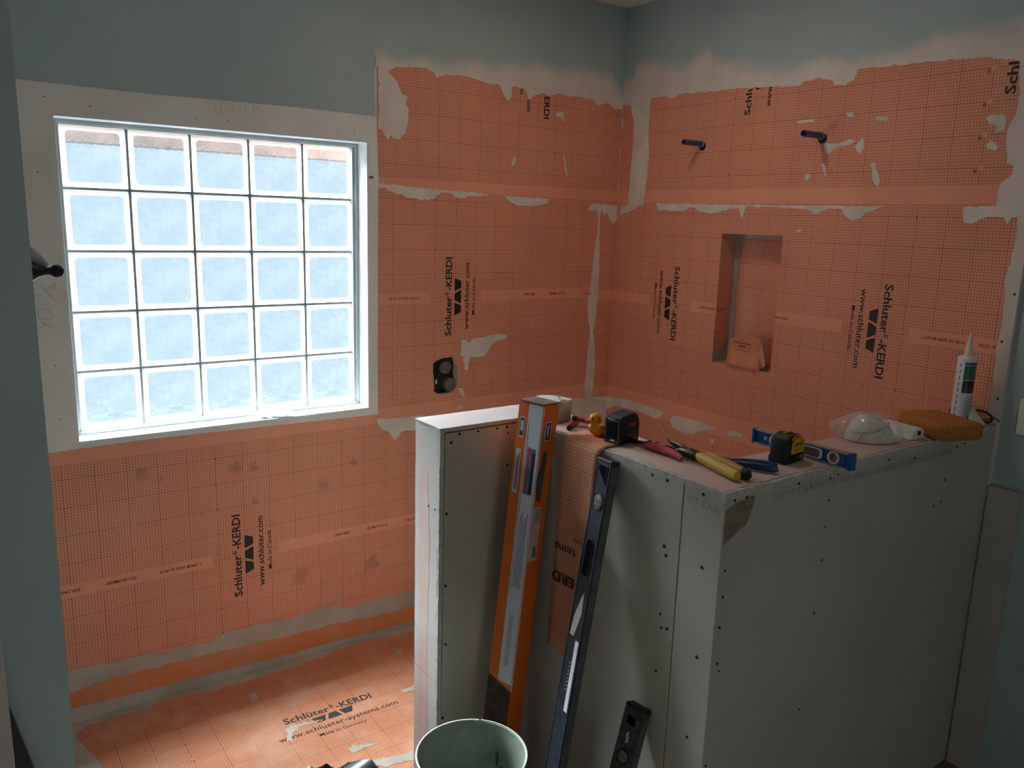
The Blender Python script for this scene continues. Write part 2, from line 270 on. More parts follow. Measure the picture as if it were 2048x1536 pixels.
# ------------------------------------------------------------------ mesh builder
class MB:
    def __init__(s): s.v = []; s.f = []; s.mi = []; s.uv = None
    def add(s, vs, fs, M=None, mi=0):
        o = len(s.v)
        s.v += [tuple(M @ Vector(p)) if M is not None else tuple(p) for p in vs]
        s.f += [tuple(i + o for i in f) for f in fs]; s.mi += [mi] * len(fs)
        return s
    def box(s, lo, hi, M=None, mi=0):
        (a, b, c), (d, e, f) = lo, hi
        vs = [(a, b, c), (d, b, c), (d, e, c), (a, e, c), (a, b, f), (d, b, f), (d, e, f), (a, e, f)]
        return s.add(vs, [(0, 3, 2, 1), (4, 5, 6, 7), (0, 1, 5, 4), (1, 2, 6, 5), (2, 3, 7, 6), (3, 0, 4, 7)], M, mi)
    def prism(s, prof, t0, t1, axis='y', M=None, mi=0):
        """closed 2-D profile extruded along an axis; profile counter-clockwise"""
        n = len(prof)
        def P(p, t): return {'y': (p[0], t, p[1]), 'x': (t, p[0], p[1]), 'z': (p[0], p[1], t)}[axis]
        vs = [P(p, t0) for p in prof] + [P(p, t1) for p in prof]
        fs = [tuple(range(n)), tuple(range(2 * n - 1, n - 1, -1))] + [(i, i + n, (i + 1) % n + n, (i + 1) % n) for i in range(n)]
        return s.add(vs, fs, M, mi)
    def lathe(s, prof, n=24, M=None, mi=0):
        vs, fs = [], []
        for r, z in prof:
            vs += [(r * math.cos(2 * math.pi * k / n), r * math.sin(2 * math.pi * k / n), z) for k in range(n)]
        for i in range(len(prof) - 1):
            for k in range(n):
                a, b = i * n + k, i * n + (k + 1) % n
                fs.append((a, b, b + n, a + n))
        if prof[0] == prof[-1]: return s.add(vs, fs, M, mi)
        if prof[0][0] > 1e-6: fs.append(tuple(range(n - 1, -1, -1)))
        if prof[-1][0] > 1e-6: fs.append(tuple(range((len(prof) - 1) * n, len(prof) * n)))
        return s.add(vs, fs, M, mi)
    def tube(s, path, r, n=8, M=None, mi=0, sx=1.0, closed=False, ref=(0, 0, 1)):
        path = [Vector(p) for p in path]; m = len(path)
        rs = r if isinstance(r, (list, tuple)) else [r] * m
        vs, fs = [], []
        for i, p in enumerate(path):
            t = (path[(i + 1) % m] - path[i - 1]) if closed else (path[min(i + 1, m - 1)] - path[max(i - 1, 0)])
            t.normalize(); rf = Vector(ref)
            if abs(t.dot(rf)) > 0.95: rf = Vector((1, 0, 0))
            a = t.cross(rf).normalized(); b = a.cross(t)
            for k in range(n):
                q = 2 * math.pi * k / n
                vs.append(tuple(p + a * (rs[i] * sx * math.cos(q)) + b * (rs[i] * math.sin(q))))
        for i in range(m if closed else m - 1):
            for k in range(n):
                a_, b_ = i * n + k, i * n + (k + 1) % n
                c_, d_ = ((i + 1) % m) * n + k, ((i + 1) % m) * n + (k + 1) % n
                fs.append((a_, c_, d_, b_))
        if not closed: fs += [tuple(range(n)), tuple(range(m * n - 1, (m - 1) * n - 1, -1))]
        return s.add(vs, fs, M, mi)
    def ball(s, c, r, n=16, m=10, M=None, mi=0):
        r = r if isinstance(r, (tuple, list)) else (r, r, r)
        vs, fs = [(c[0], c[1], c[2] - r[2])], []
        for i in range(1, m):
            a = -math.pi / 2 + math.pi * i / m
            for k in range(n):
                q = 2 * math.pi * k / n
                vs.append((c[0] + r[0] * math.cos(a) * math.cos(q), c[1] + r[1] * math.cos(a) * math.sin(q), c[2] + r[2] * math.sin(a)))
        vs.append((c[0], c[1], c[2] + r[2]))
        for k in range(n):
            fs.append((0, 1 + (k + 1) % n, 1 + k))
            fs.append((len(vs) - 1, 1 + (m - 2) * n + k, 1 + (m - 2) * n + (k + 1) % n))
        for i in range(m - 2):
            for k in range(n):
                a_, b_ = 1 + i * n + k, 1 + i * n + (k + 1) % n
                fs.append((a_, b_, b_ + n, a_ + n))
        return s.add(vs, fs, M, mi)
    def build(s, name, mats, parent=None, smooth=None, bevel=0.0, segs=2, uvf=None, recalc=True):
        me = bpy.data.meshes.new(name)
        bm = bmesh.new()
        bv = [bm.verts.new(p) for p in s.v]
        for f, mi in zip(s.f, s.mi):
            try:
                q = bm.faces.new([bv[i] for i in f]); q.material_index = mi
            except ValueError: pass
        if recalc: bmesh.ops.recalc_face_normals(bm, faces=bm.faces)
        if bevel:
            es = [e for e in bm.edges if len(e.link_faces) == 2 and e.calc_face_angle(0) > 0.6]
            bmesh.ops.bevel(bm, geom=es, offset=bevel, segments=segs, affect='EDGES', profile=0.5, clamp_overlap=True)
        bm.to_mesh(me); bm.free()
        for m in (mats if isinstance(mats, (list, tuple)) else [mats]): me.materials.append(MATS[m])
        if uvf:
            uvl = me.uv_layers.new(name='UVMap')
            for lp in me.loops: uvl.data[lp.index].uv = uvf(me.vertices[lp.vertex_index].co)
        if smooth is not None:
            me.polygons.foreach_set('use_smooth', [True] * len(me.polygons))
            me.set_sharp_from_angle(angle=math.radians(smooth))
        ob = bpy.data.objects.new(name, me); COL.objects.link(ob)
        if parent is not None: ob.parent = parent
        return ob
def tag(o, label=None, cat=None, group=None, kind=None):
    for k, v in (('label', label), ('category', cat), ('group', group), ('kind', kind)):
        if v: o[k] = v
    return o
def thing(name, label, cat, loc=(0, 0, 0), rz=0.0, group=None):
    o = bpy.data.objects.new(name, None); COL.objects.link(o); o.empty_display_size = 0.05
    o.location = loc; o.rotation_euler = (0, 0, rz)
    return tag(o, label, cat, group)
# planes of the room: (along, height, distance off the surface) -> world
PL = {'A': lambda h, z, d: (h, -d, z), 'B': lambda h, z, d: (-d, -h, z), 'F': lambda h, z, d: (h, z, d),
      'K1': lambda h, z, d: (h, -1.03 - d, z), 'K2': lambda h, z, d: (-1.31 - d, -h, z), 'K3': lambda h, z, d: (h, -1.835 - d, z),
      'KE': lambda h, z, d: (-1.585 - d, -h, z), 'N': lambda h, z, d: (0.095 - d, -h, z)}
def plate_into(mb, plane, outer, d0, d1, holes=(), mi=0):
    P = PL[plane]
    def ccw(poly, want=True):
        a = sum(p[0] * q[1] - q[0] * p[1] for p, q in zip(poly, poly[1:] + poly[:1]))
        return poly if (a > 0) == want else poly[::-1]
    loops = [ccw(list(outer))] + [ccw(list(h), False) for h in holes]
    tri = tessellate_polygon([[Vector((p[0], p[1], 0)) for p in l] for l in loops])
    flat = [p for l in loops for p in l]; n = len(flat)
    fs = []
    for a, b, c in tri:
        ar = (flat[b][0] - flat[a][0]) * (flat[c][1] - flat[a][1]) - (flat[c][0] - flat[a][0]) * (flat[b][1] - flat[a][1])
        t = (a, b, c) if ar > 0 else (a, c, b)
        fs.append(t); fs.append((t[2] + n, t[1] + n, t[0] + n))
    o = 0
    for l in loops:
        m = len(l)
        for i in range(m):
            a, b = o + i, o + (i + 1) % m
            fs.append((a, a + n, b + n, b))
        o += m
    mb.add([P(p[0], p[1], d1) for p in flat] + [P(p[0], p[1], d0) for p in flat], fs, None, mi)
    return mb
def plate(name, plane, outer, d0, d1, mt, parent, holes=(), uvf=None):
    mb = plate_into(MB(), plane, outer, d0, d1, holes)
    return mb.build(name, mt, parent, uvf=uvf, recalc=False)
def rect(a, b, c, d): return [(a, b), (c, b), (c, d), (a, d)]
def rag(poly, step=0.012, amp=0.0035, seed=1, closed=True):
    r = random.Random(seed); out = []
    n = len(poly); rng = range(n if closed else n - 1)
    for i in rng:
        p, q = Vector((*poly[i], 0)), Vector((*poly[(i + 1) % n], 0))
        L = (q - p).length; k = max(1, int(L / step)); t = (q - p); nrm = Vector((-t.y, t.x, 0))
        if L > 0: nrm /= L
        for j in range(k):
            w = p + t * (j / k) + nrm * (r.uniform(-amp, amp) if j else r.uniform(-amp, amp) * .4)
            out.append((w.x, w.y))
    if not closed: out.append(tuple(poly[-1]))
    return out
def flip(poly): return [(-a, b) for a, b in poly]          # y of the right wall -> distance along it
# ------------------------------------------------------------------ lettering
TCACHE = {}
def glyphs(s, bold):
    k = (s, bold)
    if k not in TCACHE:
        c = bpy.data.curves.new('lettering', 'FONT'); c.body = s; c.size = 1.0; c.resolution_u = 2; c.offset = bold
        o = bpy.data.objects.new('lettering', c); me = bpy.data.meshes.new_from_object(o)
        vs = [(v.co.x, v.co.y) for v in me.vertices]; fs = [tuple(p.vertices) for p in me.polygons]
        bpy.data.objects.remove(o); bpy.data.curves.remove(c); bpy.data.meshes.remove(me)
        TCACHE[k] = (vs, fs)
    return TCACHE[k]
def text_into(mb, P, s, h, z, length, cap, rot=0.0, d=0.0012, bold=0.0, mi=0):
    """lettering centred at (h, z) on a plane mapping P; length along the baseline, cap = capital height; rot in degrees"""
    vs, fs = glyphs(s, bold)
    x0, x1 = min(v[0] for v in vs), max(v[0] for v in vs)
    sx, sy = length / (x1 - x0), cap / 0.691
    c, sn = math.cos(math.radians(rot)), math.sin(math.radians(rot))
    out = []
    for x, y in vs:
        a, b = (x - (x0 + x1) / 2) * sx, y * sy - cap / 2
        out.append(P(h + a * c - b * sn, z + a * sn + b * c, d))
    mb.add(out, fs, None, mi)
def poly_into(mb, P, poly, d=0.0012, mi=0):
    mb.add([P(p[0], p[1], d) for p in poly], [tuple(range(len(poly)))], None, mi)

# ================================================================== the room
D = {k: [tuple(p) for p in v] for k, v in D.items()}
CZ = 2.773
wall_paint('wall_back_paint', 'x', [(-1.30, 2.395), (-1.10, 2.405), (-.82, 2.424), (-.52, 2.451), (-.27, 2.463), (-.095, 2.466), (-.03, 2.41), (0, 2.385)], -1.30, 0.0, limit=-1.283)
wall_paint('wall_right_paint', 'y', [(0, 2.47), (.05, 2.45), (.085, 2.51), (.218, 2.505), (.372, 2.463), (.45, 2.5), (.496, 2.51), (.556, 2.469), (.708, 2.441), (.813, 2.405), (1.044, 2.40), (1.25, 2.39), (1.44, 2.412), (1.6, 2.42), (1.85, 2.45)], 0.0, 1.85)
WX0, WX1, WZ0, WZ1 = -2.385, -1.314, 1.020, 2.080
WIN = rect(WX0, WZ0, WX1, WZ1)
VALVE = rag(D['valve'], 0.01, 0.0012, 5)
NH0, NH1, NZ0, NZ1 = 0.658, 0.962, 1.220, 1.770
NICHE = rect(NH0, NZ0, NH1, NZ1)
wall_back = plate('wall_back', 'A', rect(-3.7, 0, 0.13, CZ), -0.145, 0.0, 'wall_back_paint', None, [WIN, VALVE])
tag(wall_back, 'blue painted back wall holding the glass block window', 'wall', kind='structure')
wall_right = plate('wall_right', 'B', rect(0, 0, 1.84, CZ), -0.13, 0.0, 'wall_right_paint', None, [NICHE])
tag(wall_right, 'right wall of the shower with the tall niche', 'wall', kind='structure')
mb = MB(); mb.box((0.012, -4.4, 0), (0.13, -1.84, CZ)); mb.build('painted_section', 'blue_paint', wall_right)
mb = MB(); mb.box((-3.7, -4.4, CZ), (0.13, 0.145, CZ + 0.06)); tag(mb.build('ceiling', 'ceiling_paint'), 'pale ceiling glimpsed above the shower corner', 'ceiling', kind='structure')
mb = MB(); mb.box((-3.7, -4.4, -0.08), (0.13, 0.145, 0.0)); floor = tag(mb.build('floor', 'room_floor'), 'floor under the shower and in front of the low wall', 'floor', kind='structure')
mb = MB(); mb.box((-3.82, -4.4, 0), (-3.7, 0.145, CZ)); tag(mb.build('wall_left', 'blue_paint'), 'blue side wall left of the viewer', 'wall', kind='structure')
FILL_GAP_W = 1.1  # opening added in the unseen wall, its width set to let in fill light
mb = MB(); mb.box((-3.7, -4.5, 0), (-2.9, -4.4, CZ)); mb.box((-2.9 + FILL_GAP_W, -4.5, 0), (0.13, -4.4, CZ)); mb.box((-2.9, -4.5, 2.1), (-2.9 + FILL_GAP_W, -4.4, CZ))
tag(mb.build('wall_front', 'blue_paint'), 'blue wall behind the viewer with an unseen opening added for fill light', 'wall', kind='structure')
portal('fill_gap_portal', (-2.9 + FILL_GAP_W / 2, -4.52, 1.05), (0, 1, 0), FILL_GAP_W, 2.1)
mb = MB(); mb.box((-3.7, -1.03, 0), (-2.562, -0.89, CZ)); partition = tag(mb.build('wall_partition', 'blue_paint'), 'blue grey partition wall at the left edge of the picture', 'wall', kind='structure')
mb = MB(); mb.prism([(-2.83, 0), (-2.697, 0), (-2.697, 2.1), (-2.83, 2.1)], -1.70, -1.60, 'y')
tag(mb.build('trim_1', 'casing_paint', bevel=0.004), 'off-white casing edge in the bottom left corner', 'casing', kind='structure')

# ------------------------------------------------------------------ window of glass blocks
RIM = 0.42
mat('glass_edge', (240, 244, 246), 0.3, var=0.02)
def glass_materials():
    m, nt, b = nodes_of('glass_pane'); N = NT(nt); nt.nodes.remove(b); out = nt.nodes['Material Output']
    tr = nt.nodes.new('ShaderNodeBsdfTransparent'); rf = nt.nodes.new('ShaderNodeBsdfRefraction'); tl = nt.nodes.new('ShaderNodeBsdfTranslucent')
    gl = nt.nodes.new('ShaderNodeBsdfGlossy')
    n = N.noise(16, 4, 0.6)
    tint = N.mix(N.smooth(n, 0.3, 0.7), (0.60, 0.80, 0.94), (0.72, 0.90, 0.97))
    nt.links.new(tint, tr.inputs[0]); nt.links.new(tint, rf.inputs[0]); nt.links.new(tint, tl.inputs[0])
    rf.inputs['Roughness'].default_value = 0.22; rf.inputs['IOR'].default_value = 1.22
    gl.inputs['Roughness'].default_value = 0.08; gl.inputs[0].default_value = (1, 1, 1, 1)
    bp = nt.nodes.new('ShaderNodeBump'); bp.inputs['Strength'].default_value = 0.9; bp.inputs['Distance'].default_value = 0.01
    nt.links.new(N.noise(42, 3, 0.55), bp.inputs['Height']); nt.links.new(bp.outputs[0], rf.inputs['Normal']); nt.links.new(bp.outputs[0], gl.inputs['Normal'])
    def mx(f, a, c):
        s = nt.nodes.new('ShaderNodeMixShader'); s.inputs[0].default_value = f
        nt.links.new(a.outputs[0], s.inputs[1]); nt.links.new(c.outputs[0], s.inputs[2]); return s
    s = mx(0.04, mx(0.002, mx(0.35, tr, rf), tl), gl)
    nt.links.new(s.outputs[0], out.inputs[0])
    m, nt, b = nodes_of('glass_rim'); N = NT(nt); nt.nodes.remove(b); out = nt.nodes['Material Output']
    tr = nt.nodes.new('ShaderNodeBsdfTransparent'); tl = nt.nodes.new('ShaderNodeBsdfTranslucent')
    tl.inputs[0].default_value = (0.95, 0.97, 0.98, 1); tr.inputs[0].default_value = (0.95, 0.98, 1, 1)
    s = nt.nodes.new('ShaderNodeMixShader')
    nt.links.new(N.math('ADD', N.math('MULTIPLY', N.smooth(N.noise(30, 2), 0.2, 0.8), 0.02), RIM), s.inputs[0])
    nt.links.new(tr.outputs[0], s.inputs[1]); nt.links.new(tl.outputs[0], s.inputs[2])
    nt.links.new(s.outputs[0], out.inputs[0])
glass_materials()
m, nt, b = nodes_of('glass_back'); nt.nodes.remove(b); t_ = nt.nodes.new('ShaderNodeBsdfTransparent'); t_.inputs[0].default_value = (.96, .98, 1, 1); nt.links.new(t_.outputs[0], nt.nodes['Material Output'].inputs[0])
window = thing('window_1', 'square window of twenty five glass blocks in the back wall', 'window', (0, 0, 0)); tag(window, kind='structure')
BX0, BX1, BZ0, BZ1 = -2.3595, -1.3345, 1.0385, 2.0640
def frame_into(mb, x0, z0, x1, z1, w, y0, y1):
    mb.box((x0, y0, z0), (x0 + w, y1, z1)); mb.box((x1 - w, y0, z0), (x1, y1, z1))
    mb.box((x0 + w, y0, z0), (x1 - w, y1, z0 + w)); mb.box((x0 + w, y0, z1 - w), (x1 - w, y1, z1))
mb = MB(); frame_into(mb, WX0 + .006, WZ0 + .006, WX1 - .006, WZ1 - .006, 0.0125, 0.078, 0.122); mb.build('outer_frame', 'vinyl', window, bevel=0.0015)
mb = MB(); frame_into(mb, WX0 + .0185, WZ0 + .0125, WX1 - .0185, WZ1 - .0125, 0.009, 0.088, 0.122); mb.build('inner_frame', 'vinyl', window, bevel=0.0015)
mb = MB()
frame_into(mb, WX0, WZ0, WX1, WZ1, 0.006, -0.002, 0.145); mb.build('reveal_lining', 'reveal_white', window)
mb = MB(); mb.box((WX0 + .004, -0.006, WZ0 - 0.004), (WX1 - .004, 0.08, WZ0 + 0.0075)); mb.build('sill', 'reveal_white', window, bevel=0.002)
pitch = (BX1 - BX0) / 5
mb = MB()
for i in range(6):
    x = BX0 + i * pitch; hw = 0.0042 if 0 < i < 5 else 0.002
    mb.box((x - hw, 0.1015, BZ0), (x + hw, 0.116, BZ1))
for j in range(6):
    z = BZ0 + j * pitch; hw = 0.0042 if 0 < j < 5 else 0.002
    mb.box((BX0, 0.1018, z - hw), (BX1, 0.1155, z + hw))
mb.build('joint_grid', 'joint', window)
def rloop(h, r, y, n=5):
    pts = []
    for cx, cz, a0 in ((h - r, h - r, 0), (-h + r, h - r, 90), (-h + r, -h + r, 180), (h - r, -h + r, 270)):
        for k in range(n):
            a = math.radians(a0 + 90 * k / (n - 1)); pts.append((cx + r * math.cos(a), y, cz + r * math.sin(a)))
    return pts
mb = MB(); H = pitch / 2 - 0.0044
loops = [(H - .016, .014, -.036, 1), (H - .012, .014, -.040, 0), (H - .004, .006, -.040, 0), (H, .005, -.036, 0), (H, .005, .036, 0), (H - .004, .006, .040, 0), (H - .012, .014, .040, 0), (H - .016, .014, .036, 1)]
L = [rloop(h, r, y) for h, r, y, _ in loops]; n = len(L[0])
vs = [p for l in L for p in l]; fs = [tuple(range(n)), tuple(range(8 * n - 1, 7 * n - 1, -1))]; mis = [1, 2]
for a in range(7):
    for k in range(n): fs.append((a * n + k, a * n + (k + 1) % n, (a + 1) * n + (k + 1) % n, (a + 1) * n + k)); mis.append(0 if a < 3 else 2)
for f, mi in zip(fs, mis): mb.f.append(f); mb.mi.append(mi)
mb.v = vs
block0 = mb.build('glass_block', ['glass_rim', 'glass_pane', 'glass_back'], window, smooth=35)
for i in range(5):
    for j in range(5):
        o = block0 if (i, j) == (0, 0) else block0.copy()
        if (i, j) != (0, 0): COL.objects.link(o)
        o.location = (BX0 + (i + .5) * pitch, 0.140, BZ0 + (j + .5) * pitch)
# roof edge outside, seen through the top row
mb = MB(); mb.box((-3.2, 0.50, 2.035), (-0.4, 0.60, 2.13)); mb.box((-3.2, 0.48, 2.13), (-0.4, 0.62, 2.145))
tag(mb.build('roof_eave', 'soffit'), 'brownish roof edge outside, seen through the top row of glass blocks', 'eave', kind='structure')

# ------------------------------------------------------------------ membrane sheets and their print
def sheet_print(plane, h0, zc, sgn, cols, keep, parent, what='all'):
    mb = MB(); P = PL[plane]; R = 0 if sgn > 0 else 180
    def put(s, u, v, ln, cap, rot, mi=0, bold=0.0):
        h, z = h0 + sgn * u, zc + sgn * v
        if keep(h, z): text_into(mb, P, s, h, z, ln, cap, rot + R, 0.0016, bold, mi)
    for k in cols:
        put('Schluter', k + .067, -.082, .171, .030, 90, 0, 0.022); put('®', k + .059, .0145, .016, .016, 90, 0, 0.008); put('-KERDI', k + .067, .098, .139, .030, 90, 0, 0.022)
        put('www.schluter.com', k + .158, 0, .290, .024, 90, 0, 0.012)
        put('Made in Canada', k + .193, 0, .162, .0155, 90, 0, 0.005)
        put('c UPC® ANSI A118.10', k + .86, 0, .145, .0105, 180, 1, 0.012)
        put('ICC-ES PMG®', k + .66, 0, .095, .0105, 180, 1, 0.012)
        put('ESR-2467', k + .496, 0, .063, .0105, 180, 1, 0.012)
        for q in range(-4, 5): put(str(abs(q) * 10), k, q * .1, .0068 if q == 0 else .0125, .0095, 90, 1, 0.02)
        for c, wide in ((.0525, -1), (0, 1), (-.0525, -1)):      # three trapezoids of the mark
            a, b = (.027, .0145) if wide < 0 else (.0145, .027)
            pts = [(k + .0965, c - a + .003), (k + .0985, c - a), (k + .127, c - b - .0015), (k + .1295, c - b + .002),
                   (k + .1295, c + b - .002), (k + .127, c + b + .0015), (k + .0985, c + a), (k + .0965, c + a - .003)]
            pts = [(h0 + sgn * u, zc + sgn * v) for u, v in pts]
            if all(keep(*p) for p in pts): poly_into(mb, P, pts, 0.0016, 0)
    if mb.v: mb.build('lettering', ['print_black', 'print_brown'], parent, recalc=False)
def uvA(h0, zc, s): return lambda co: (s * (co.x - h0), s * (co.z - zc))
def uvB(h0, zc, s): return lambda co: (s * (-co.y - h0), s * (co.z - zc))
T = 0.0010
# back wall: lower right sheet, upper sheet, sheet under the window
s = plate('membrane_sheet', 'A', rect(-1.276, .967, -.106, 1.93), 0, T, 'membrane', wall_back, [VALVE], uvA(-1.0105, 1.4684, 1))
sheet_print('A', -1.0105, 1.4684, 1, (-1, 0), lambda h, z: -1.26 < h < -.20 and .98 < z < 1.91, s)
s = plate('membrane_sheet', 'A', rect(-.106, .955, 0, 1.93), 0, T, 'membrane', wall_back, (), lambda co: (-(co.x - .488), -(co.z - 1.4499)))
mb = MB(); text_into(mb, PL['A'], 'SI A118.10', -.165, 1.462, .055, .010, 180, 0.0030, .01); mb.build('lettering', 'print_brown', s, recalc=False)
s = plate('membrane_sheet', 'A', rect(-1.276, 1.905, 0, 2.376), 0, T * 1.6, 'membrane', wall_back, (), uvA(-.398, 2.402, -1))
mb = MB()
for q, z in ((10, 2.303), (20, 2.202), (30, 2.10), (40, 2.0)): text_into(mb, PL['A'], str(q), -.398, z, .0125, .0095, -90, .0024, .02, 1)
text_into(mb, PL['A'], 'ERDI', -.453, 2.288, .094, .030, -90, .0024, .022, 0)
text_into(mb, PL['A'], 'om', -.549, 2.288, .048, .024, -90, .0024, .012, 0)
text_into(mb, PL['A'], 'da', -.590, 2.340, .024, .0155, -90, .0024, .008, 0)
mb.build('lettering', ['print_black', 'print_brown'], s, recalc=False)
s = plate('membrane_sheet', 'A', rect(-2.70, .10, 0, 1.002), 0, T * .6, 'membrane_stained', wall_back, (), uvA(-1.9405, .5, 1))
sheet_print('A', -1.9405, .5, 1, (-1, 0), lambda h, z: -2.60 < h < -1.05 and .19 < z < .97, s)
# right wall: lower sheet with the niche cut out, upper sheet, bottom sheet
s = plate('membrane_sheet', 'B', rect(0, .948, 1.806, 1.93), 0, T, 'membrane', wall_right, [NICHE], uvB(.488, 1.4499, -1))
sheet_print('B', .488, 1.4499, -1, (-2, -1, 0, 1), lambda h, z: .03 < h < 1.80 and .97 < z < 1.91 and not (.60 < h < .98 and 1.2 < z < 1.79 and not (.93 < h < .995)), s)
mb = MB(); text_into(mb, PL['B'], 'c UPC® ANSI', .6055, 1.449, .093, .0105, 0, .0016, .012, 0); text_into(mb, lambda h, z, d: (h, -NH0 - .0018, z), 'A118.10', .030, 1.449, .048, .0105, 0, 0, .012, 0); text_into(mb, PL['B'], 'ICC-E', 1.772, 1.449, .05, .0105, 0, .0016, .012, 0)
mb.build('lettering', 'print_brown', s, recalc=False)
s = plate('membrane_sheet', 'B', rect(.0, 1.893, 1.80, 2.366), 0, T * 1.6, 'membrane', wall_right, (), uvB(.672, 2.405, 1))
mb = MB()
for c in (.672, 1.657):
    for q in range(1, 5): text_into(mb, PL['B'], str(q * 10), c, 2.4075 - (.012 if c > 1 else 0) - q * .1, .0125, .0095, 90, .0024, .02, 1)
text_into(mb, PL['B'], 'Schlu', .7385, 2.296, .114, .030, 90, .0024, .022, 0)
text_into(mb, PL['B'], 'www', .836, 2.303, .078, .024, 90, .0024, .012, 0)
text_into(mb, PL['B'], 'M', .866, 2.345, .014, .0155, 90, .0024, .008, 0)
text_into(mb, PL['B'], 'Schl', 1.728, 2.268, .094, .030, 90, .0024, .022, 0)
poly_into(mb, PL['B'], [(.772, 2.349), (.772, 2.331), (.797, 2.338), (.803, 2.349)], .0024, 0)
mb.build('lettering', ['print_black', 'print_brown'], s, recalc=False)
plate('membrane_sheet', 'B', rect(0, .06, 1.66, .96), 0, T * .6, 'membrane', wall_right, (), uvB(2.4, .45, 1))

# thinset smears and skim coats with ragged edges
seed = [10]
def smear(plane, poly, parent, d=0.0026, mt='thinset', amp=.0035, step=.011, name='thinset_patch', base=0.0):
    seed[0] += 1
    return plate(name, plane, rag(poly, step, amp, seed[0]), base, d, mt, parent)
top = rag(D['A_top'], .012, .003, 3, False)
plate('joint_compound', 'A', [(-1.283, 2.36)] + D['A_blob'][::-1][:0] + top + [(0, 2.40), (-.3, 2.415), (-.9, 2.405), (-1.283, 2.392)], 0, .0028, 'wall_back_paint', wall_back)
smear('A', [(max(a, -1.270), b) for a, b in D['A_blob']], wall_back, .0029, 'wall_back_paint')
for k in ('A_seam1', 'A_seam2', 'A_sm1', 'A_sm2', 'A_sm3', 'A_big', 'A_v1', 'A_v2'): smear('A', D[k], wall_back, amp=.003 if len(D[k]) > 8 else .0012, step=.009)
cl = lambda poly: [(min(a, -0.0005), b) for a, b in poly]
smear('A', cl(D['A_corner']), wall_back, amp=.002); smear('A', D['A_strip'], wall_back, .0024, amp=.002)
smear('A', cl(D['A_cornerlow']), wall_back, amp=.003); smear('A', D['A_under'], wall_back, amp=.004)
# drywall board patched in round the window
plate('drywall_patch', 'A', [(-2.70, .994), (-2.2, 1.006), (-1.74, 1.000), (-1.277, .992), (-1.276, 1.55), (-1.272, 1.95), (-1.279, 2.172), (-1.298, 2.174), (-1.6, 2.176), (-2.1, 2.168), (-2.70, 2.172)], 0, .0030, 'drywall_white', wall_back, [WIN])
bt = rag(flip(D['B_top'])[4:], .012, .003, 4, False)
plate('joint_compound', 'B', [(.0005, 2.345)] + rag([(.0005, 2.345), (.058, 2.341), (.076, 2.303), (.126, 2.353)], .012, .003, 6, False) + bt + [(1.84, 2.30), (1.84, 2.41), (1.2, 2.38), (.8, 2.395), (.4, 2.41), (0.0005, 2.405)], 0, .0028, 'wall_right_paint', wall_right)
clb = lambda poly: [(max(a, .0005), b) for a, b in flip(poly)]
smear('B', clb(D['B_strip']), wall_right, .0030, amp=.002)
for k in ('B_seam', 'B_seamL', 'B_seamR'): smear('B', clb(D[k]), wall_right, .0026, amp=.003)
for i in range(11): smear('B', clb(D['B_sm%d' % i]), wall_right, .0026, amp=.0022, step=.008)
for i in range(4): smear('B', clb(D['B_low%d' % i]), wall_right, .0026, amp=.003, step=.008)
ru = rag(clb(D['B_right']), .014, .003, 8, False); rl = [(1.81, 1.80), (1.795, 1.66), (1.805, 1.55), (1.80, 1.45), (1.807, 1.33), (1.800, 1.26), (1.805, 1.20), (1.806, .95)]
plate('joint_compound', 'B', ru + [(1.735, 1.884), (1.80, 1.87)] + rag(rl, .014, .003, 9, False) + [(1.84, .95), (1.84, 2.32)], 0, .0024, 'wall_right_paint', wall_right)
for z0_, z1_, w_ in ((2.30, 2.336, .006), (2.235, 2.29, .012), (2.05, 2.15, .004), (1.93, 2.03, .003)):
    smear('B', [(.001, z0_), (w_, z0_ + .01), (w_ * 1.3, (z0_ + z1_) / 2), (w_ * .8, z1_), (.001, z1_)], wall_right, .0034, amp=.0008, step=.008)
# wall foot: thinset and the plain orange band
lowA = rag(D['AL_bottom'][:-1] + [(-1.0, .155)], .012, .004, 12, False)
plate('thinset_patch', 'A', [(-2.70, .207)] + lowA + [(0, .155), (0, .002), (-2.70, .002)], 0, .0024, 'thinset_grey', wall_back)
bandt = rag([(-2.70, .115), (-2.45, .122)] + D['band_top'][1:] + [(0, .08)], .03, .003, 14, False)
plate('membrane_band', 'A', bandt + [(0, .012), (-1.086, .014), (-1.30, .018), (-1.5, .024), (-1.8, .032), (-2.1, .048), (-2.3, .052), (-2.45, .062), (-2.70, .066)], 0, .0036, 'membrane_band', wall_back)
# floor
fe = rag(D['floor_edge'] + [(-1.0, -.06)], .012, .004, 15, False)
fl = rag(D['floor_left'][::-1], .012, .004, 16, False)
plate('thinset_bed', 'F', rect(-2.70, -.88, -.02, -.002), 0, .0012, 'thinset_grey', floor)
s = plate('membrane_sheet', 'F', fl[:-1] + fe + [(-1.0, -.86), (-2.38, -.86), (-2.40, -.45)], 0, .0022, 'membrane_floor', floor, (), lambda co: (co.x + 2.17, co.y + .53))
mb = MB(); PF = PL['F']
for i, q in enumerate((40, 30, 20, 10)): text_into(mb, PF, str(q), -2.171, -.129 - .103 * i, .0125, .0095, 0, .0028, .02, 1)
text_into(mb, PF, 'Schlüter', -1.763, -.401, .171, .034, -2.5, .0028, .02, 0); text_into(mb, PF, '®', -1.6665, -.397, .016, .016, -2.5, .0028, .008, 0); text_into(mb, PF, '-KERDI', -1.583, -.408, .139, .034, -2.5, .0028, .02, 0)
text_into(mb, PF, 'www.schlueter-systems.com', -1.673, -.497, .452, .026, -1.5, .0028, .01, 0)
text_into(mb, PF, 'Made in Germany', -1.680, -.541, .175, .0165, -2.5, .0028, .004, 0)
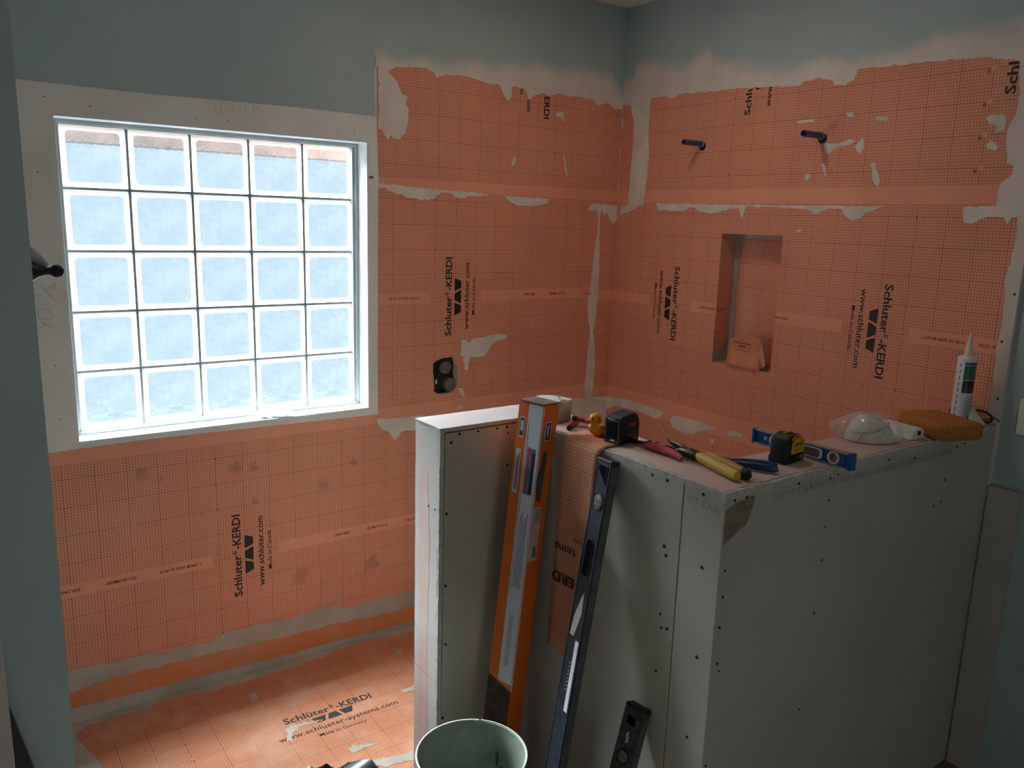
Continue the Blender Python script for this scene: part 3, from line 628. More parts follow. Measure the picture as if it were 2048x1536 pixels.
for c, wide in ((-.0525, 1), (0, -1), (.0525, 1)):
    a, b = (.027, .0145) if wide < 0 else (.0145, .027)
    poly_into(mb, PF, [(-1.678 + c - a, -.466), (-1.678 + c + a, -.466), (-1.678 + c + b, -.433), (-1.678 + c - b, -.433)], .0028, 0)
mb.build('lettering', ['print_black', 'print_brown'], s, recalc=False)
for i in range(6): smear('F', D['F_sm%d' % i], floor, .0034, 'thinset_grey', amp=.006, step=.008)

# ------------------------------------------------------------------ niche
nd = 0.095
mb = MB()
def quadp(pts): return pts
s = plate('niche_back', 'N', rect(NH0 - .004, NZ0 - .004, NH1 + .004, NZ1 + .004), -.004, 0, 'membrane_plain', wall_right, (), lambda co: (-(-co.y - .308), -(co.z - 1.448)))
mb = MB(); mb.box((0.0005, -NH0 - .0012, NZ0), (nd, -NH0 + .003, NZ1)); mb.box((0.0005, -NH1 - .003, NZ0), (nd, -NH1 + .0012, NZ1))
mb.build('niche_side', 'membrane_plain', wall_right, uvf=lambda co: (-(co.x - .170), -(co.z - 1.4499)))
mb = MB(); mb.box((0.0007, -NH1, NZ1 - .0012), (nd, -NH0, NZ1 + .003)); mb.box((0.0007, -NH1, NZ0 - .003), (nd, -NH0, NZ0 + .0012)); mb.build('niche_ledge', 'thinset_grey', wall_right)
mb = MB()
for poly in [rag([(NH0, NZ1), (NH0 + .055, NZ1), (NH0 + .03, NZ1 - .04), (NH0 + .022, NZ1 - .09), (NH0 + .030, 1.60), (NH0 + .022, 1.50), (NH0 + .030, 1.40), (NH0 + .024, 1.30), (NH0 + .06, NZ0), (NH0, NZ0)], .012, .002, 31),
             rag([(NH0 + .05, NZ1), (NH1, NZ1), (NH1, NZ1 - .016), (NH0 + .05, NZ1 - .02)], .012, .002, 32)]: plate_into(mb, 'N', poly, 0, .0025)
mb.build('thinset_seam', 'thinset_grey', wall_right, recalc=False)
mb = MB()
pts = rag([(nd, NZ0), (nd, NZ1), (.045, NZ1), (.07, NZ1 - .05), (.084, NZ1 - .12), (.082, 1.4), (.070, 1.29), (.03, 1.275), (.006, 1.262), (.006, NZ0)], .012, .002, 33)
mb.add([(x, -NH0 - .0022, z) for x, z in pts], [tuple(range(len(pts)))]); mb.build('thinset_seam', 'thinset_grey', wall_right, recalc=False)

# ------------------------------------------------------------------ recessed ceiling light over the shower
LAMP = 66.0
mat('lamp_trim', (232, 230, 226), 0.5, var=0.02)
m, nt, b = nodes_of('lamp_lens', 0.4); N = NT(nt)
b.inputs['Base Color'].default_value = (0.9, 0.85, 0.78, 1); b.inputs['Emission Color'].default_value = (1.0, 0.84, 0.70, 1)
nt.links.new(N.math('ADD', N.math('MULTIPLY', N.noise(40, 2), 0.6), LAMP * 0.9), b.inputs['Emission Strength'])
o = thing('ceiling_light', 'round recessed ceiling light above the shower', 'light', (-.88, -.92, CZ))
MB().lathe([(.075, -.001), (.098, -.001), (.097, -.006), (.078, -.010), (.075, -.006), (.075, -.001)], 32).build('trim_ring', 'lamp_trim', o, smooth=40)
MB().lathe([(.0001, -.004), (.074, -.004), (.0745, -.001)], 32).build('lens', 'lamp_lens', o)

# ------------------------------------------------------------------ low knee wall round the shower
KT = 1.2065
knee = tag(MB().box((-1.573, -1.018, 0), (-1.14, -.895, KT - .004)).box((-1.298, -1.665, 0), (-1.14, -1.0, KT - .004)).box((-1.298, -1.823, 0), (-.002, -1.665, KT - .004)).build('wall_knee', 'drywall'),
           'waist-high drywall knee wall bending round the shower', 'wall', kind='structure')
def board(poly, plane, d0=-.012, d1=0.0, mt='drywall', name='drywall_board', bev=.0012):
    mb = plate_into(MB(), plane, poly, d0, d1); return mb.build(name, mt, knee, bevel=bev, segs=1)
board(rect(-1.568, .0, -1.3125, 1.190), 'K1')
board(rag([(-1.585, 0), (-1.5705, 0), (-1.5705, 1.193), (-1.34, 1.196), (-1.3125, 1.192), (-1.3125, KT - .002), (-1.585, KT - .002)], .02, .0008, 41), 'K1', -.0115, -.0008, 'drywall_edge', 'board_edge', 0)
board(rect(1.03, 0, 1.7085, 1.193), 'K2'); board(rect(1.7115, 0, 1.8345, 1.193), 'K2')
board(rag([(1.03, 1.192), (1.834, 1.192), (1.834, KT - .001), (1.03, KT - .001)], .02, .0012, 42), 'K2', -.0125, .0004, 'drywall_edge', 'board_edge', 0)
board(rect(-1.3095, 0, -.0035, 1.190), 'K3')
board(rag([(-1.31, 1.188), (-.003, 1.186), (-.003, KT - .001), (-1.31, KT - .001)], .02, .0012, 43), 'K3', -.0125, .0003, 'drywall_edge', 'board_edge', 0)
mb = plate_into(MB(), 'KE', rag([(.885, 0), (1.019, 0), (1.0205, .6), (1.019, KT), (.884, KT), (.886, .6)], .03, .001, 44), -.012, 0); mb.build('end_membrane', 'membrane_pale', knee, uvf=lambda co: (co.y + .03, co.z))
mb = plate_into(MB(), 'KE', rag([(.905, .10), (.972, .10), (.966, .5), (.975, .8), (.962, 1.06), (.91, 1.075), (.905, .8), (.915, .5)], .03, .004, 45), 0, .0004); mb.build('end_smear', 'membrane_pink', knee, uvf=lambda co: (co.y + .03, co.z))
# capping membrane on the three tops
def cap(poly, mt, d1, sd):
    mb = plate_into(MB(), 'F', rag(poly, .03, .0015, sd), KT - .004, d1); return mb.build('cap_membrane', mt, knee, uvf=lambda co: (co.x, co.y))
cap([(-1.587, -1.031), (-1.30, -1.031), (-1.14, -1.031), (-1.14, -.884), (-1.587, -.884)], 'membrane_pale', KT + .0004, 46)
cap([(-1.298, -1.70), (-1.138, -1.70), (-1.138, -1.032), (-1.298, -1.032)], 'membrane_pink', KT + .0002, 47)
cap([(-1.298, -1.822), (-.004, -1.822), (-.004, -1.663), (-1.138, -1.663), (-1.138, -1.70), (-1.298, -1.70)], 'membrane_pink', KT + .0003, 48)
# brown torn facing at the outer corner
plate('torn_paper', 'K3', rag([(-1.306, 1.165), (-1.272, 1.178), (-1.205, 1.184), (-1.208, 1.158), (-1.228, 1.115), (-1.262, 1.100), (-1.306, 1.078)], .012, .002, 49), 0, .0005, 'torn_paper', knee)
# screws
scr = MB().lathe([(.0001, .0008), (.0022, .0009), (.0040, .0012), (.0040, 0)], 10).build('screw', 'screw', knee, smooth=40)
first = [True]
def screw(P, h, z, sc=1.0):
    o = scr if first[0] else scr.copy()
    if not first[0]: COL.objects.link(o)
    first[0] = False
    p0, p1 = Vector(P(h, z, 0)), Vector(P(h, z, 1))
    o.location = p0; o.rotation_mode = 'QUATERNION'; o.rotation_quaternion = (p1 - p0).to_track_quat('Z', 'Y'); o.scale = (sc, sc, 1)
for h, z in D['K3screws']: screw(PL['K3'], h, min(z, 1.184), random.Random(int(h * 1e4)).uniform(.7, 1.0))
for y, z in D['K2screws']: screw(PL['K2'], -y, min(z, 1.186), random.Random(int(y * 1e4)).uniform(.85, 1.2))
for h, z in D['K1screws']: screw(PL['K1'], h, min(z, 1.183), random.Random(int(h * 1e4)).uniform(.8, 1.3))
for h, z in ((.967, .955), (1.005, .955)): screw(PL['KE'], h, z, .8)
# board markings
for tx, h, z, ln, cp, ro in (('1/2" CT EASI-LITE', -1.0, 1.166, .25, .0165, .5), ('FOR WALLS and CEILINGS', -.70, 1.161, .31, .0165, -.5), ('08:04-25:42 0746', -.405, 1.160, .25, .016, 0)):
    mb = MB(); text_into(mb, PL['K3'], tx, h, z, ln, cp, ro, .0007, -.010); mb.build('lettering', 'print_grey', knee, recalc=False)
mb = MB(); text_into(mb, PL['K2'], 'CT EASI', 1.772, 1.162, .094, .017, -1, .0007, -.004); mb.build('lettering', 'print_grey', knee, recalc=False)
# proud drywall strip on the right wall, screws in the right wall's free edge, pencil notes round the window
mb = MB(); plate_into(mb, 'B', rag([(1.842, .0), (1.938, .0), (1.937, 1.006), (1.842, 1.004)], .05, .001, 51), -.0118, .010); mb.build('drywall_strip', 'drywall', wall_right)
for h, z in ((1.828, 1.62), (1.826, 1.288), (1.812, 1.47)):
    o = scr.copy(); COL.objects.link(o); o.parent = wall_right; p = Vector(PL['B'](h, z, .0024)); o.location = p; o.rotation_mode = 'QUATERNION'; o.rotation_quaternion = Vector((-1, 0, 0)).to_track_quat('Z', 'Y')
STROKES = [[(-1.889, 2.166), (-1.89, 2.15), (-1.887, 2.142), (-1.877, 2.146)], [(-1.869, 2.168), (-1.868, 2.135)], [(-1.824, 2.168), (-1.823, 2.159), (-1.829, 2.143), (-1.838, 2.138)], [(-1.758, 2.168), (-1.756, 2.152), (-1.753, 2.148), (-1.743, 2.153), (-1.734, 2.168)], [(-1.783, 2.168), (-1.785, 2.151)]]
STROKES2 = [[(-2.453, 1.552), (-2.415, 1.498)], [(-2.445, 1.529), (-2.43, 1.544), (-2.42, 1.549)], [(-2.423, 1.554), (-2.413, 1.553), (-2.411, 1.543), (-2.42, 1.54), (-2.425, 1.544)], [(-2.469, 1.518), (-2.46, 1.523), (-2.455, 1.516)], [(-2.467, 1.417), (-2.456, 1.419), (-2.447, 1.428), (-2.454, 1.435)], [(-2.459, 1.43), (-2.427, 1.416)], [(-2.455, 1.476), (-2.467, 1.469), (-2.467, 1.45), (-2.452, 1.441), (-2.432, 1.443), (-2.426, 1.453), (-2.433, 1.466), (-2.446, 1.475)]]
for group_ in (STROKES, STROKES2):
    mb = MB()
    for st in group_:
        for p, q in zip(st, st[1:]):
            t = Vector((q[0] - p[0], q[1] - p[1])); n_ = Vector((-t.y, t.x)).normalized() * .0006
            mb.add([PL['A'](p[0] + n_.x, p[1] + n_.y, .0034), PL['A'](p[0] - n_.x, p[1] - n_.y, .0034), PL['A'](q[0] - n_.x, q[1] - n_.y, .0034), PL['A'](q[0] + n_.x, q[1] + n_.y, .0034)], [(0, 1, 2, 3)])
    mb.build('pencil_note', 'pencil', wall_back, recalc=False)
mb = MB(); mb.add([PL['A'](x, z, .0034) for x, z in ((-1.884, 2.132), (-1.8825, 2.130), (-1.8685, 2.120), (-1.870, 2.1225))], [(0, 1, 2, 3)]); mb.build('pencil_dash', 'screw', wall_back, recalc=False)
for h, z in ((-1.955, 2.105), (-1.845, 2.105), (-2.275, 2.112), (-2.40, 2.128), (-1.44, 2.10), (-1.37, 2.10), (-2.435, 1.90), (-2.425, 1.60), (-2.43, 1.29), (-2.43, 1.11)):
    o = scr.copy(); COL.objects.link(o); o.parent = wall_back; o.location = PL['A'](h, z, .0028); o.rotation_mode = 'QUATERNION'; o.rotation_quaternion = Vector((0, -1, 0)).to_track_quat('Z', 'Y'); o.scale = (.5, .5, 1)
mb = MB(); mb.tube([(-1.306, -.003, 1.945), (-1.306, -.022, 1.946)], [.004, .0025], 8); mb.tube([(-1.313, -.006, 1.945), (-1.295, -.006, 1.944)], .003, 6); mb.build('screw', 'screw', wall_back)

# ================================================================== things
mat('pex_blue', (50, 82, 150), 0.45, var=0.08)
mat('valve_black', (20, 22, 27), 0.5, var=0.2, scale=40)
mat('cap_metal', (150, 138, 130), 0.42, 0.75, var=0.08, scale=30)
mat('white_plastic', (226, 224, 218), 0.4, var=0.03)
mat('paper_white', (216, 214, 208), 0.75, var=0.05, scale=20)
mat('roll_paper', (190, 172, 152), 0.75, var=0.06, scale=20)
mat('carton_orange', (226, 104, 28), 0.5, var=0.06, scale=8)
mat('carton_white', (206, 214, 222), 0.45, var=0.04, scale=10)
mat('cardboard', (120, 100, 88), 0.85, var=0.15, scale=30)
mat('cardboard_dark', (66, 52, 48), 0.9, var=0.4, scale=28)
mat('photo_red', (170, 80, 78), 0.5); mat('photo_violet', (120, 104, 120), 0.5, var=0.3, scale=50); mat('photo_dark', (46, 42, 52), 0.5)
mat('ink_blue', (44, 58, 96), 0.5); mat('ink_grey', (104, 108, 112), 0.6)
mat('level_body', (42, 46, 54), 0.55, 0.0, var=0.3, scale=40, spec=0.25)
mat('level_side', (78, 84, 84), 0.5, 0.1, var=0.2, scale=25)
mat('level_dusty', (62, 62, 62), 0.6, 0.1, var=0.55, scale=45, detail=6)
mat('level_dark', (9, 9, 10), 0.9, spec=0.05)
mat('vial_clear', (120, 114, 104), 0.15, var=0.15, scale=60)
mat('rubber_black', (26, 27, 30), 0.55, var=0.15)
mat('laser_blue', (38, 48, 58), 0.45, var=0.12); mat('laser_black', (17, 19, 23), 0.4, var=0.1); mat('laser_glass', (10, 11, 14), 0.1, var=0.05)
mat('label_red', (150, 30, 42), 0.4); mat('label_grey', (120, 124, 126), 0.4)
mat('duck_yellow', (242, 150, 22), 0.35, var=0.04); mat('duck_beak', (226, 92, 48), 0.4); mat('duck_eye', (66, 26, 14), 0.3)
mat('tube_red', (176, 52, 56), 0.4, var=0.08)
mat('knife_pink', (190, 62, 78), 0.42, var=0.12, scale=30)
mat('steel', (150, 146, 140), 0.3, 0.9, var=0.2, scale=40); mat('steel_dark', (70, 58, 50), 0.4, 0.8, var=0.35, scale=50)
mat('grip_yellow', (206, 164, 44), 0.5, var=0.10, scale=20); mat('grip_ochre', (178, 122, 26), 0.5, var=0.10, scale=20)
mat('grip_blue', (20, 58, 104), 0.35, var=0.12, scale=40)
mat('torpedo_blue', (30, 84, 160), 0.4, 0.1, var=0.15, scale=30); mat('aluminium', (176, 176, 170), 0.4, 0.8, var=0.1, scale=40)
mat('tape_yellow', (222, 168, 34), 0.4, var=0.05)
mat('mask_white', (222, 220, 212), 0.7, var=0.05); mat('strap_olive', (150, 134, 78), 0.6)
mat('sponge', (176, 114, 50), 0.95, var=0.18, scale=160, bump=0.6, bscale=240)
mat('tube_white', (222, 226, 232), 0.35, var=0.02); mat('tube_green', (22, 112, 66), 0.4); mat('tube_purple', (82, 62, 140), 0.4); mat('tube_black', (26, 27, 30), 0.4)
mat('nozzle', (224, 220, 204), 0.45, var=0.03)
mat('frame_brown', (48, 22, 16), 0.35, var=0.1)
mat('bucket', (132, 138, 126), 0.55, var=0.12, scale=14); mat('bucket_in', (104, 110, 94), 0.7, var=0.18, scale=16); mat('bucket_stain', (78, 80, 70), 0.8, var=0.3)
mat('bag_black', (12, 12, 15), 0.28, var=0.2)
mat('hook_dark', (22, 24, 34), 0.4, 0.3); mat('hook_pale', (150, 164, 176), 0.5)
mat('switch_white', (226, 230, 216), 0.4, var=0.03)
def clear_material(name, col, alpha, rough=0.1):
    m, nt, b = nodes_of(name, rough); N = NT(nt)
    n = N.smooth(N.noise(22, 3), 0.25, 0.8)
    nt.links.new(N.math('ADD', N.math('MULTIPLY', n, alpha * 0.8), alpha * 0.6), b.inputs['Alpha'])
    b.inputs['Base Color'].default_value = (*col, 1); b.inputs['Specular IOR Level'].default_value = 0.9
clear_material('clear_bag', (0.88, 0.86, 0.85), 0.26); clear_material('lens_amber', (0.85, 0.42, 0.02), 0.62, 0.08)

# ------------------------------------------------------------------ shower valve in its cut-out
v = thing('shower_valve', 'black rough-in shower valve with two metal caps in a wall cut-out', 'valve', (-.95, .06, 1.03))
def at(o, *p): return (p[0] - o.location.x, p[1] - o.location.y, p[2] - o.location.z)
MV = Matrix.Translation(-v.location)
MB().box((-1.035, .035, 1.02), (-.875, .075, 1.225), MV).build('housing', 'valve_black', v, bevel=.004)
MB().box((-1.022, .018, 1.17), (-.90, .035, 1.20), MV).tube([(-.995, .03, 1.06), (-.99, .028, 1.14), (-.97, .028, 1.185)], .006, 8, MV).build('guard_rib', 'valve_black', v, bevel=.002)
for x, z, dep in ((-.944, 1.160, .0), (-.926, 1.083, -.012)):
    M = MV @ Matrix.Translation((x, .035, z)) @ Matrix.Rotation(math.radians(90), 4, 'X')
    c = MB().lathe([(.0285, 0), (.0285, .020 - dep), (.0265, .0225 - dep), (.020, .0225 - dep), (.0195, .021 - dep), (.0001, .021 - dep)], 28, M).build('valve_cap', 'cap_metal', v, smooth=35)
    MB().box((-.013, -.0028, .021 - dep), (.013, .0028, .0245 - dep), M @ Matrix.Rotation(math.radians(-8), 4, 'Z')).build('slot_bar', 'cap_metal', c, bevel=.001)
MB().box((-.997, .028, 1.087), (-.978, .036, 1.106), MV).build('tag', 'white_plastic', v)
for x, z in ((-.985, 1.175), (-.965, 1.125), (-.905, 1.168)): MB().ball((x, .033, z), .003, 8, 6, MV).build('bolt', 'cap_metal', v, smooth=60)
# ------------------------------------------------------------------ blue pipe stubs
for h, z, lab in ((.512, 2.141, 'blue pipe stub sticking out of the wall, nearer the corner'), (1.091, 2.138, 'blue pipe stub sticking out of the wall, above a grey smear')):
    o = thing('pipe_stub', lab, 'pipe', (0, -h, z), 0, 'blue pipe stubs in the right wall')
    M = Matrix.Rotation(math.radians(-90), 4, 'Y')
    MB().lathe([(.0075, .118), (.0082, .112), (.0112, .114), (.0118, .116), (.0118, 0.0)][::-1] + [(.0078, .05)], 20, M).build('pipe', 'pex_blue', o, smooth=40)
    MB().lathe([(.0001, .0032), (.0195, .0032), (.0195, .0022)], 7, Matrix.Translation((0, -.003, -.009)) @ M).build('wall_hole', 'dark_gap', o)
    MB().lathe([(.0118, .003), (.0135, .003), (.0135, .010), (.0118, .010)], 16, M).build('collar', 'hook_pale', o)
# ------------------------------------------------------------------ folded card in the niche
o = thing('folded_card', 'peach coloured folded membrane card leaning inside the niche', 'card', (.02, -.82, NZ0))
prof = [(.730, .742, 1.337, .020), (.7455, 0, 0, 0)]
hl = [(.728, .888, 1.336, .018), (.731, .888, 1.285, .012), (.736, .890, 1.270, .008), (.739, .912, 1.245, -.004), (.742, .915, 1.2225, -.014)]
vs, fs = [], []
for hL, hR, z, x in hl:
    for k in range(7):
        t = k / 6; vs.append((x - .02 + .006 * math.sin(t * 3.1), -(hL + (hR - hL) * t) + .82, z - NZ0 + (.012 * t if z > 1.33 else 0)))
for i in range(len(hl) - 1):
    for k in range(6): fs.append((i * 7 + k, (i + 1) * 7 + k, (i + 1) * 7 + k + 1, i * 7 + k + 1))
ob = MB().add(vs, fs).build('front_leaf', 'membrane_card', o, smooth=60); md = ob.modifiers.new('thick', 'SOLIDIFY'); md.thickness = .0008
vs = [(.004, -.735 + .82, .02), (.010, -.80 + .82, .142), (.004, -.884 + .82, .128), (-.018, -.935 + .82, .026), (-.028, -.90 + .82, .004), (-.006, -.80 + .82, .003)]
ob = MB().add(vs, [(0, 1, 2, 3, 4, 5)]).build('back_leaf', 'membrane_card', o); md = ob.modifiers.new('thick', 'SOLIDIFY'); md.thickness = .0008
mb = MB(); PC = lambda h, z, d: (.0155 - .02 - d, -h + .82, z - NZ0)
text_into(mb, PC, 'Schlüter®-KERDI', .802, 1.3215, .088, .0075, -1.5, .003, .02); 
for c in (-.0125, 0, .0125):
    w = .0055; a, b = (w, w * .6) if c else (w * .6, w); poly_into(mb, PC, [(.802 + c - b, 1.304), (.802 + c + b, 1.304), (.802 + c + a, 1.311), (.802 + c - a, 1.311)], .0042)
poly_into(mb, PC, [(.764, 1.2915), (.848, 1.2895), (.848, 1.291), (.764, 1.293)], .0060)
mb.build('lettering', 'print_black', o, recalc=False)
# ------------------------------------------------------------------ scrap on the sill
o = thing('plastic_scrap', 'torn white plastic scrap lying on the window sill', 'scrap', (-1.69, .035, WZ0 + .008))
vs, fs = [], []; r = random.Random(4)
for i in range(9):
    for j in range(5):
        t = i / 8; s_ = j / 4
        vs.append((-.075 + .135 * t + r.uniform(-.004, .004), .028 - .055 * s_ - .02 * t + r.uniform(-.003, .003), .001 + .016 * abs(math.sin(i * 1.1 + j)) * (1 - s_ * .5)))
for i in range(8):
    for j in range(4): fs.append((i * 5 + j, i * 5 + j + 1, i * 5 + j + 6, i * 5 + j + 5))
ob = MB().add(vs, fs).build('film', 'white_plastic', o, smooth=60); ob.modifiers.new('thick', 'SOLIDIFY').thickness = .0006
MB().tube([(.02, -.015, .008), (.045, -.042, .014), (.07, -.060, .010), (.085, -.068, .001)], [.001, .002, .002, .001], 6).build('loose_strip', 'white_plastic', o)
# ------------------------------------------------------------------ hook on the partition's end
o = thing('robe_hook', 'dark round-tipped robe hook on the end of the left partition', 'hook', (-2.562, -.955, 1.661))
M = Matrix.Rotation(math.radians(90), 4, 'Y')
MB().lathe([(.0001, 0), (.024, 0), (.022, .004), (.013, .018), (.0085, .030), (.0075, .038), (.009, .042), (.0125, .046), (.0142, .053), (.0125, .061), (.008, .066), (.0001, .0675)], 20, M).build('peg', 'hook_dark', o, smooth=50)
MB().tube([(0.0, .012, .040), (.018, .012, .026), (.036, .012, .010)], [.018, .012, .006], 10).build('upper_prong', 'hook_pale', o, smooth=50)  # pale colour stands in for window light on the top of the dark hook

# ------------------------------------------------------------------ long carton leaning in the corner
def lean_frame(b, t, e1dir):
    b, t = Vector(b), Vector(t); a = (t - b); L = a.length; a.normalize()
    h = Vector((*e1dir, 0)); e1 = (h - a * h.dot(a)).normalized(); e2 = -a.cross(e1)
    return Matrix(((e1.x, e2.x, a.x, b.x), (e1.y, e2.y, a.y, b.y), (e1.z, e2.z, a.z, b.z), (0, 0, 0, 1))), L
M, Lc = lean_frame((-1.491, -1.225, 0), (-1.3624, -1.2228, 1.2898), (-.237, .971))
o = thing('carton', 'long orange and white carton leaning in the corner of the knee wall', 'box'); o.matrix_world = M
W, Dp = .090, .070; z0 = .012
MB().box((0, 0, z0), (W, Dp, Lc)).build('body', 'carton_orange', o, bevel=.0008)
# left face (-e2 side): x = distance from the near edge, y<0 is proud
def lf(x0, x1, a0, a1, mt, name, d=.0006): return MB().box((x0, -d, a0), (x1, 0, a1)).build(name, mt, o)
zb = .43
lf(.0015, .052, zb + .02, Lc - .004, 'carton_white', 'white_panel')
lf(.062, .080, Lc - .105, Lc - .045, 'carton_white', 'logo_panel'); lf(.0645, .078, Lc - .100, Lc - .048, 'ink_blue', 'logo_print', .0009)
lf(.0665, .0745, Lc - .086, Lc - .056, 'carton_white', 'logo_mark', .0012)
lf(.064, .081, Lc - .27, Lc - .14, 'carton_white', 'text_panel')
for i in range(3): lf(.0665 + i * .004, .0688 + i * .004, Lc - .262, Lc - .15 - .008 * i, 'ink_blue', 'text_line', .0009)
lf(.009, .040, Lc - .265, Lc - .13, 'photo_violet', 'product_picture', .0009); lf(.032, .0405, Lc - .265, Lc - .128, 'photo_red', 'picture_title', .0012); lf(.010, .021, Lc - .262, Lc - .140, 'photo_dark', 'picture_bar', .0012)
for i in range(5): lf(.012 + i * .006, .0142 + i * .006, Lc - .55, Lc - .32 - .012 * (i % 3), 'ink_grey', 'text_line', .0009)
lf(.0455, .0475, Lc - .56, Lc - .06, 'ink_grey', 'text_line', .0009)
for i in range(3): lf(.022 + i * .006, .0235 + i * .006, .50, .66, 'ink_grey', 'text_line', .0009)
MB().prism([(.0, z0), (W, z0), (W, zb + .025), (0, zb)], -.0012, 0, 'y').build('open_flap', 'cardboard_dark', o)
# right face (-e1 side)
def rf(y0, y1, a0, a1, mt, name, d=.0006): return MB().box((-d, y0, a0), (0, y1, a1)).build(name, mt, o)
rf(0.0005, .005, zb, Lc - .004, 'carton_white', 'white_edge')
rf(.020, .044, Lc - .105, Lc - .048, 'carton_white', 'logo_panel'); rf(.022, .042, Lc - .102, Lc - .051, 'ink_blue', 'logo_print', .0009); rf(.028, .034, Lc - .092, Lc - .058, 'carton_white', 'logo_mark', .0012)
MB().prism([(.014, Lc - .28), (.034, Lc - .285), (.036, Lc - .24), (.040, Lc - .17), (.040, Lc - .135), (.022, Lc - .135), (.016, Lc - .18), (.003, Lc - .22)], -.0008, 0, 'x').build('torn_label', 'level_side', o)
rf(.004, .046, Lc - .465, Lc - .30, 'roll_paper', 'barcode_label')
for i in range(6): rf(.018, .044, Lc - .312 - i * .007, Lc - .309 - i * .007, 'ink_grey', 'barcode_bar', .0009)
rf(.026, .031, Lc - .455, Lc - .42, 'photo_dark', 'barcode_bar', .0009); rf(.034, .042, Lc - .455, Lc - .42, 'ink_grey', 'barcode_bar', .0009)
MB().box((-.002, -.003, Lc), (W * .98, Dp + .001, Lc + .004), Matrix.Translation((0, 0, Lc)) @ Matrix.Rotation(math.radians(3), 4, 'X') @ Matrix.Translation((0, 0, -Lc))).build('end_flap', 'cardboard', o, bevel=.0008)

# ------------------------------------------------------------------ spirit levels
def vial(parent, M, r, name='vial', hole='level_dark', ring='level_body', clear='vial_clear'):
    c = MB().lathe([(r, -.002), (r * 1.05, .0022), (r * .88, .0030), (r * .80, .0012), (.0001, .0012)], 24, M).build(name, ring, parent, smooth=40)
    MB().lathe([(.0001, .0022), (r * .62, .0020), (r * .72, .0014)], 20, M).build('vial_lens', clear, c, smooth=60)
    MB().box((-r * .68, -.0012, .0020), (r * .68, .0012, .0028), M).build('vial_line', 'level_side', c)
    return c
def long_level(name, label, b, t, e1d, W, Dp, body):
    M, L = lean_frame(b, t, e1d)
    o = thing(name, label, 'level', (0, 0, 0), 0, 'spirit levels leaning on the knee wall'); o.matrix_world = M
    z0 = .012
    MB().box((0, .0012, z0), (W, Dp, L - .009)).build('body', body, o, bevel=.002)
    MB().box((.0, 0, z0), (.006, .003, L - .014)).box((W - .006, 0, z0), (W, .003, L - .014)).build('rail', body, o, bevel=.001)
    MB().box((-.001, -.001, L - .010), (W + .001, Dp + .001, L)).build('end_cap', 'rubber_black', o, bevel=.003)
    MB().box((-.0006, .004, z0), (.0004, Dp - .003, L - .016)).build('side_plate', 'level_side', o)
    return o, L
def lv(o, x, z, r): return vial(o, Matrix.Translation((x, .0012, z)) @ Matrix.Rotation(math.radians(90), 4, 'X'), r)
o, L = long_level('long_level', 'long dark blue box level leaning against the knee wall', (-1.5686, -1.5273, 0), (-1.3476, -1.4948, 1.1967), (.1775, .9823), .066, .0267, 'level_body')
tri = lambda s, e: [(.013 - e, L - .018 + e), (.013 - e, L - .062 - e * 2), (.050 + e, L - .029), (.050 + e, L - .018 + e)]
MB().prism(tri(1, .003), -.0018, .0012, 'y').build('hang_hole', 'level_body', o, bevel=.0008)
MB().prism(tri(1, 0), -.0022, .0008, 'y').build('hang_recess', 'level_dark', o)
lv(o, .033, L - .112, .025)
def slot(a0, a1, nm='hand_hole'):
    pts = [(.033 + .016 * math.cos(math.radians(q)), a1 + .016 * math.sin(math.radians(q))) for q in range(0, 181, 20)] + [(.033 + .016 * math.cos(math.radians(q)), a0 + .016 * math.sin(math.radians(q))) for q in range(180, 361, 20)]
    MB().prism(pts, -.0006, .002, 'y').build(nm, 'level_dark', o)
    MB().tube([(p[0] * 1.0, -.0002, p[1]) for p in pts], .0018, 6, closed=True).build('hand_hole_rim', 'level_body', o)
slot(.915, .985)
MB().prism([(.016, .80), (.036, .735), (.056, .735), (.048, .79), (.030, .84), (.020, .86)], -.0004, .002, 'y').build('dust_smear', 'thinset_grey', o)
MB().box((.006, -.0006, .535), (.022, .002, .728)).build('white_label', 'paper_white', o)
mb = MB()
for i in range(8): mb.prism([(.0255, .590 + i * .0105), (.034, .586 + i * .0105), (.034, .590 + i * .0105), (.0255, .595 + i * .0105)], -.0006, .002, 'y')
mb.build('worn_lettering', 'label_grey', o)
o, L = long_level('short_level', 'short dusty black box level leaning low on the knee wall', (-1.5187, -1.683, 0), (-1.3397, -1.6625, .5701), (-.097, .995), .0617, .0311, 'level_dusty')
lv(o, .031, L - .135, .020)
MB().prism([(.02, L - .05), (.045, L - .05), (.045, L - .03), (.02, L - .03)], -.0006, .002, 'y').build('hang_hole', 'level_dark', o)
MB().prism([(.026, L - .095), (.034, L - .10), (.038, L - .075), (.030, L - .068)], -.0006, .002, 'y').build('dust_smear', 'thinset_grey', o)
MB().box((.015, -.0006, L - .24), (.047, .002, L - .19)).build('hand_hole', 'level_dark', o, bevel=.0005)

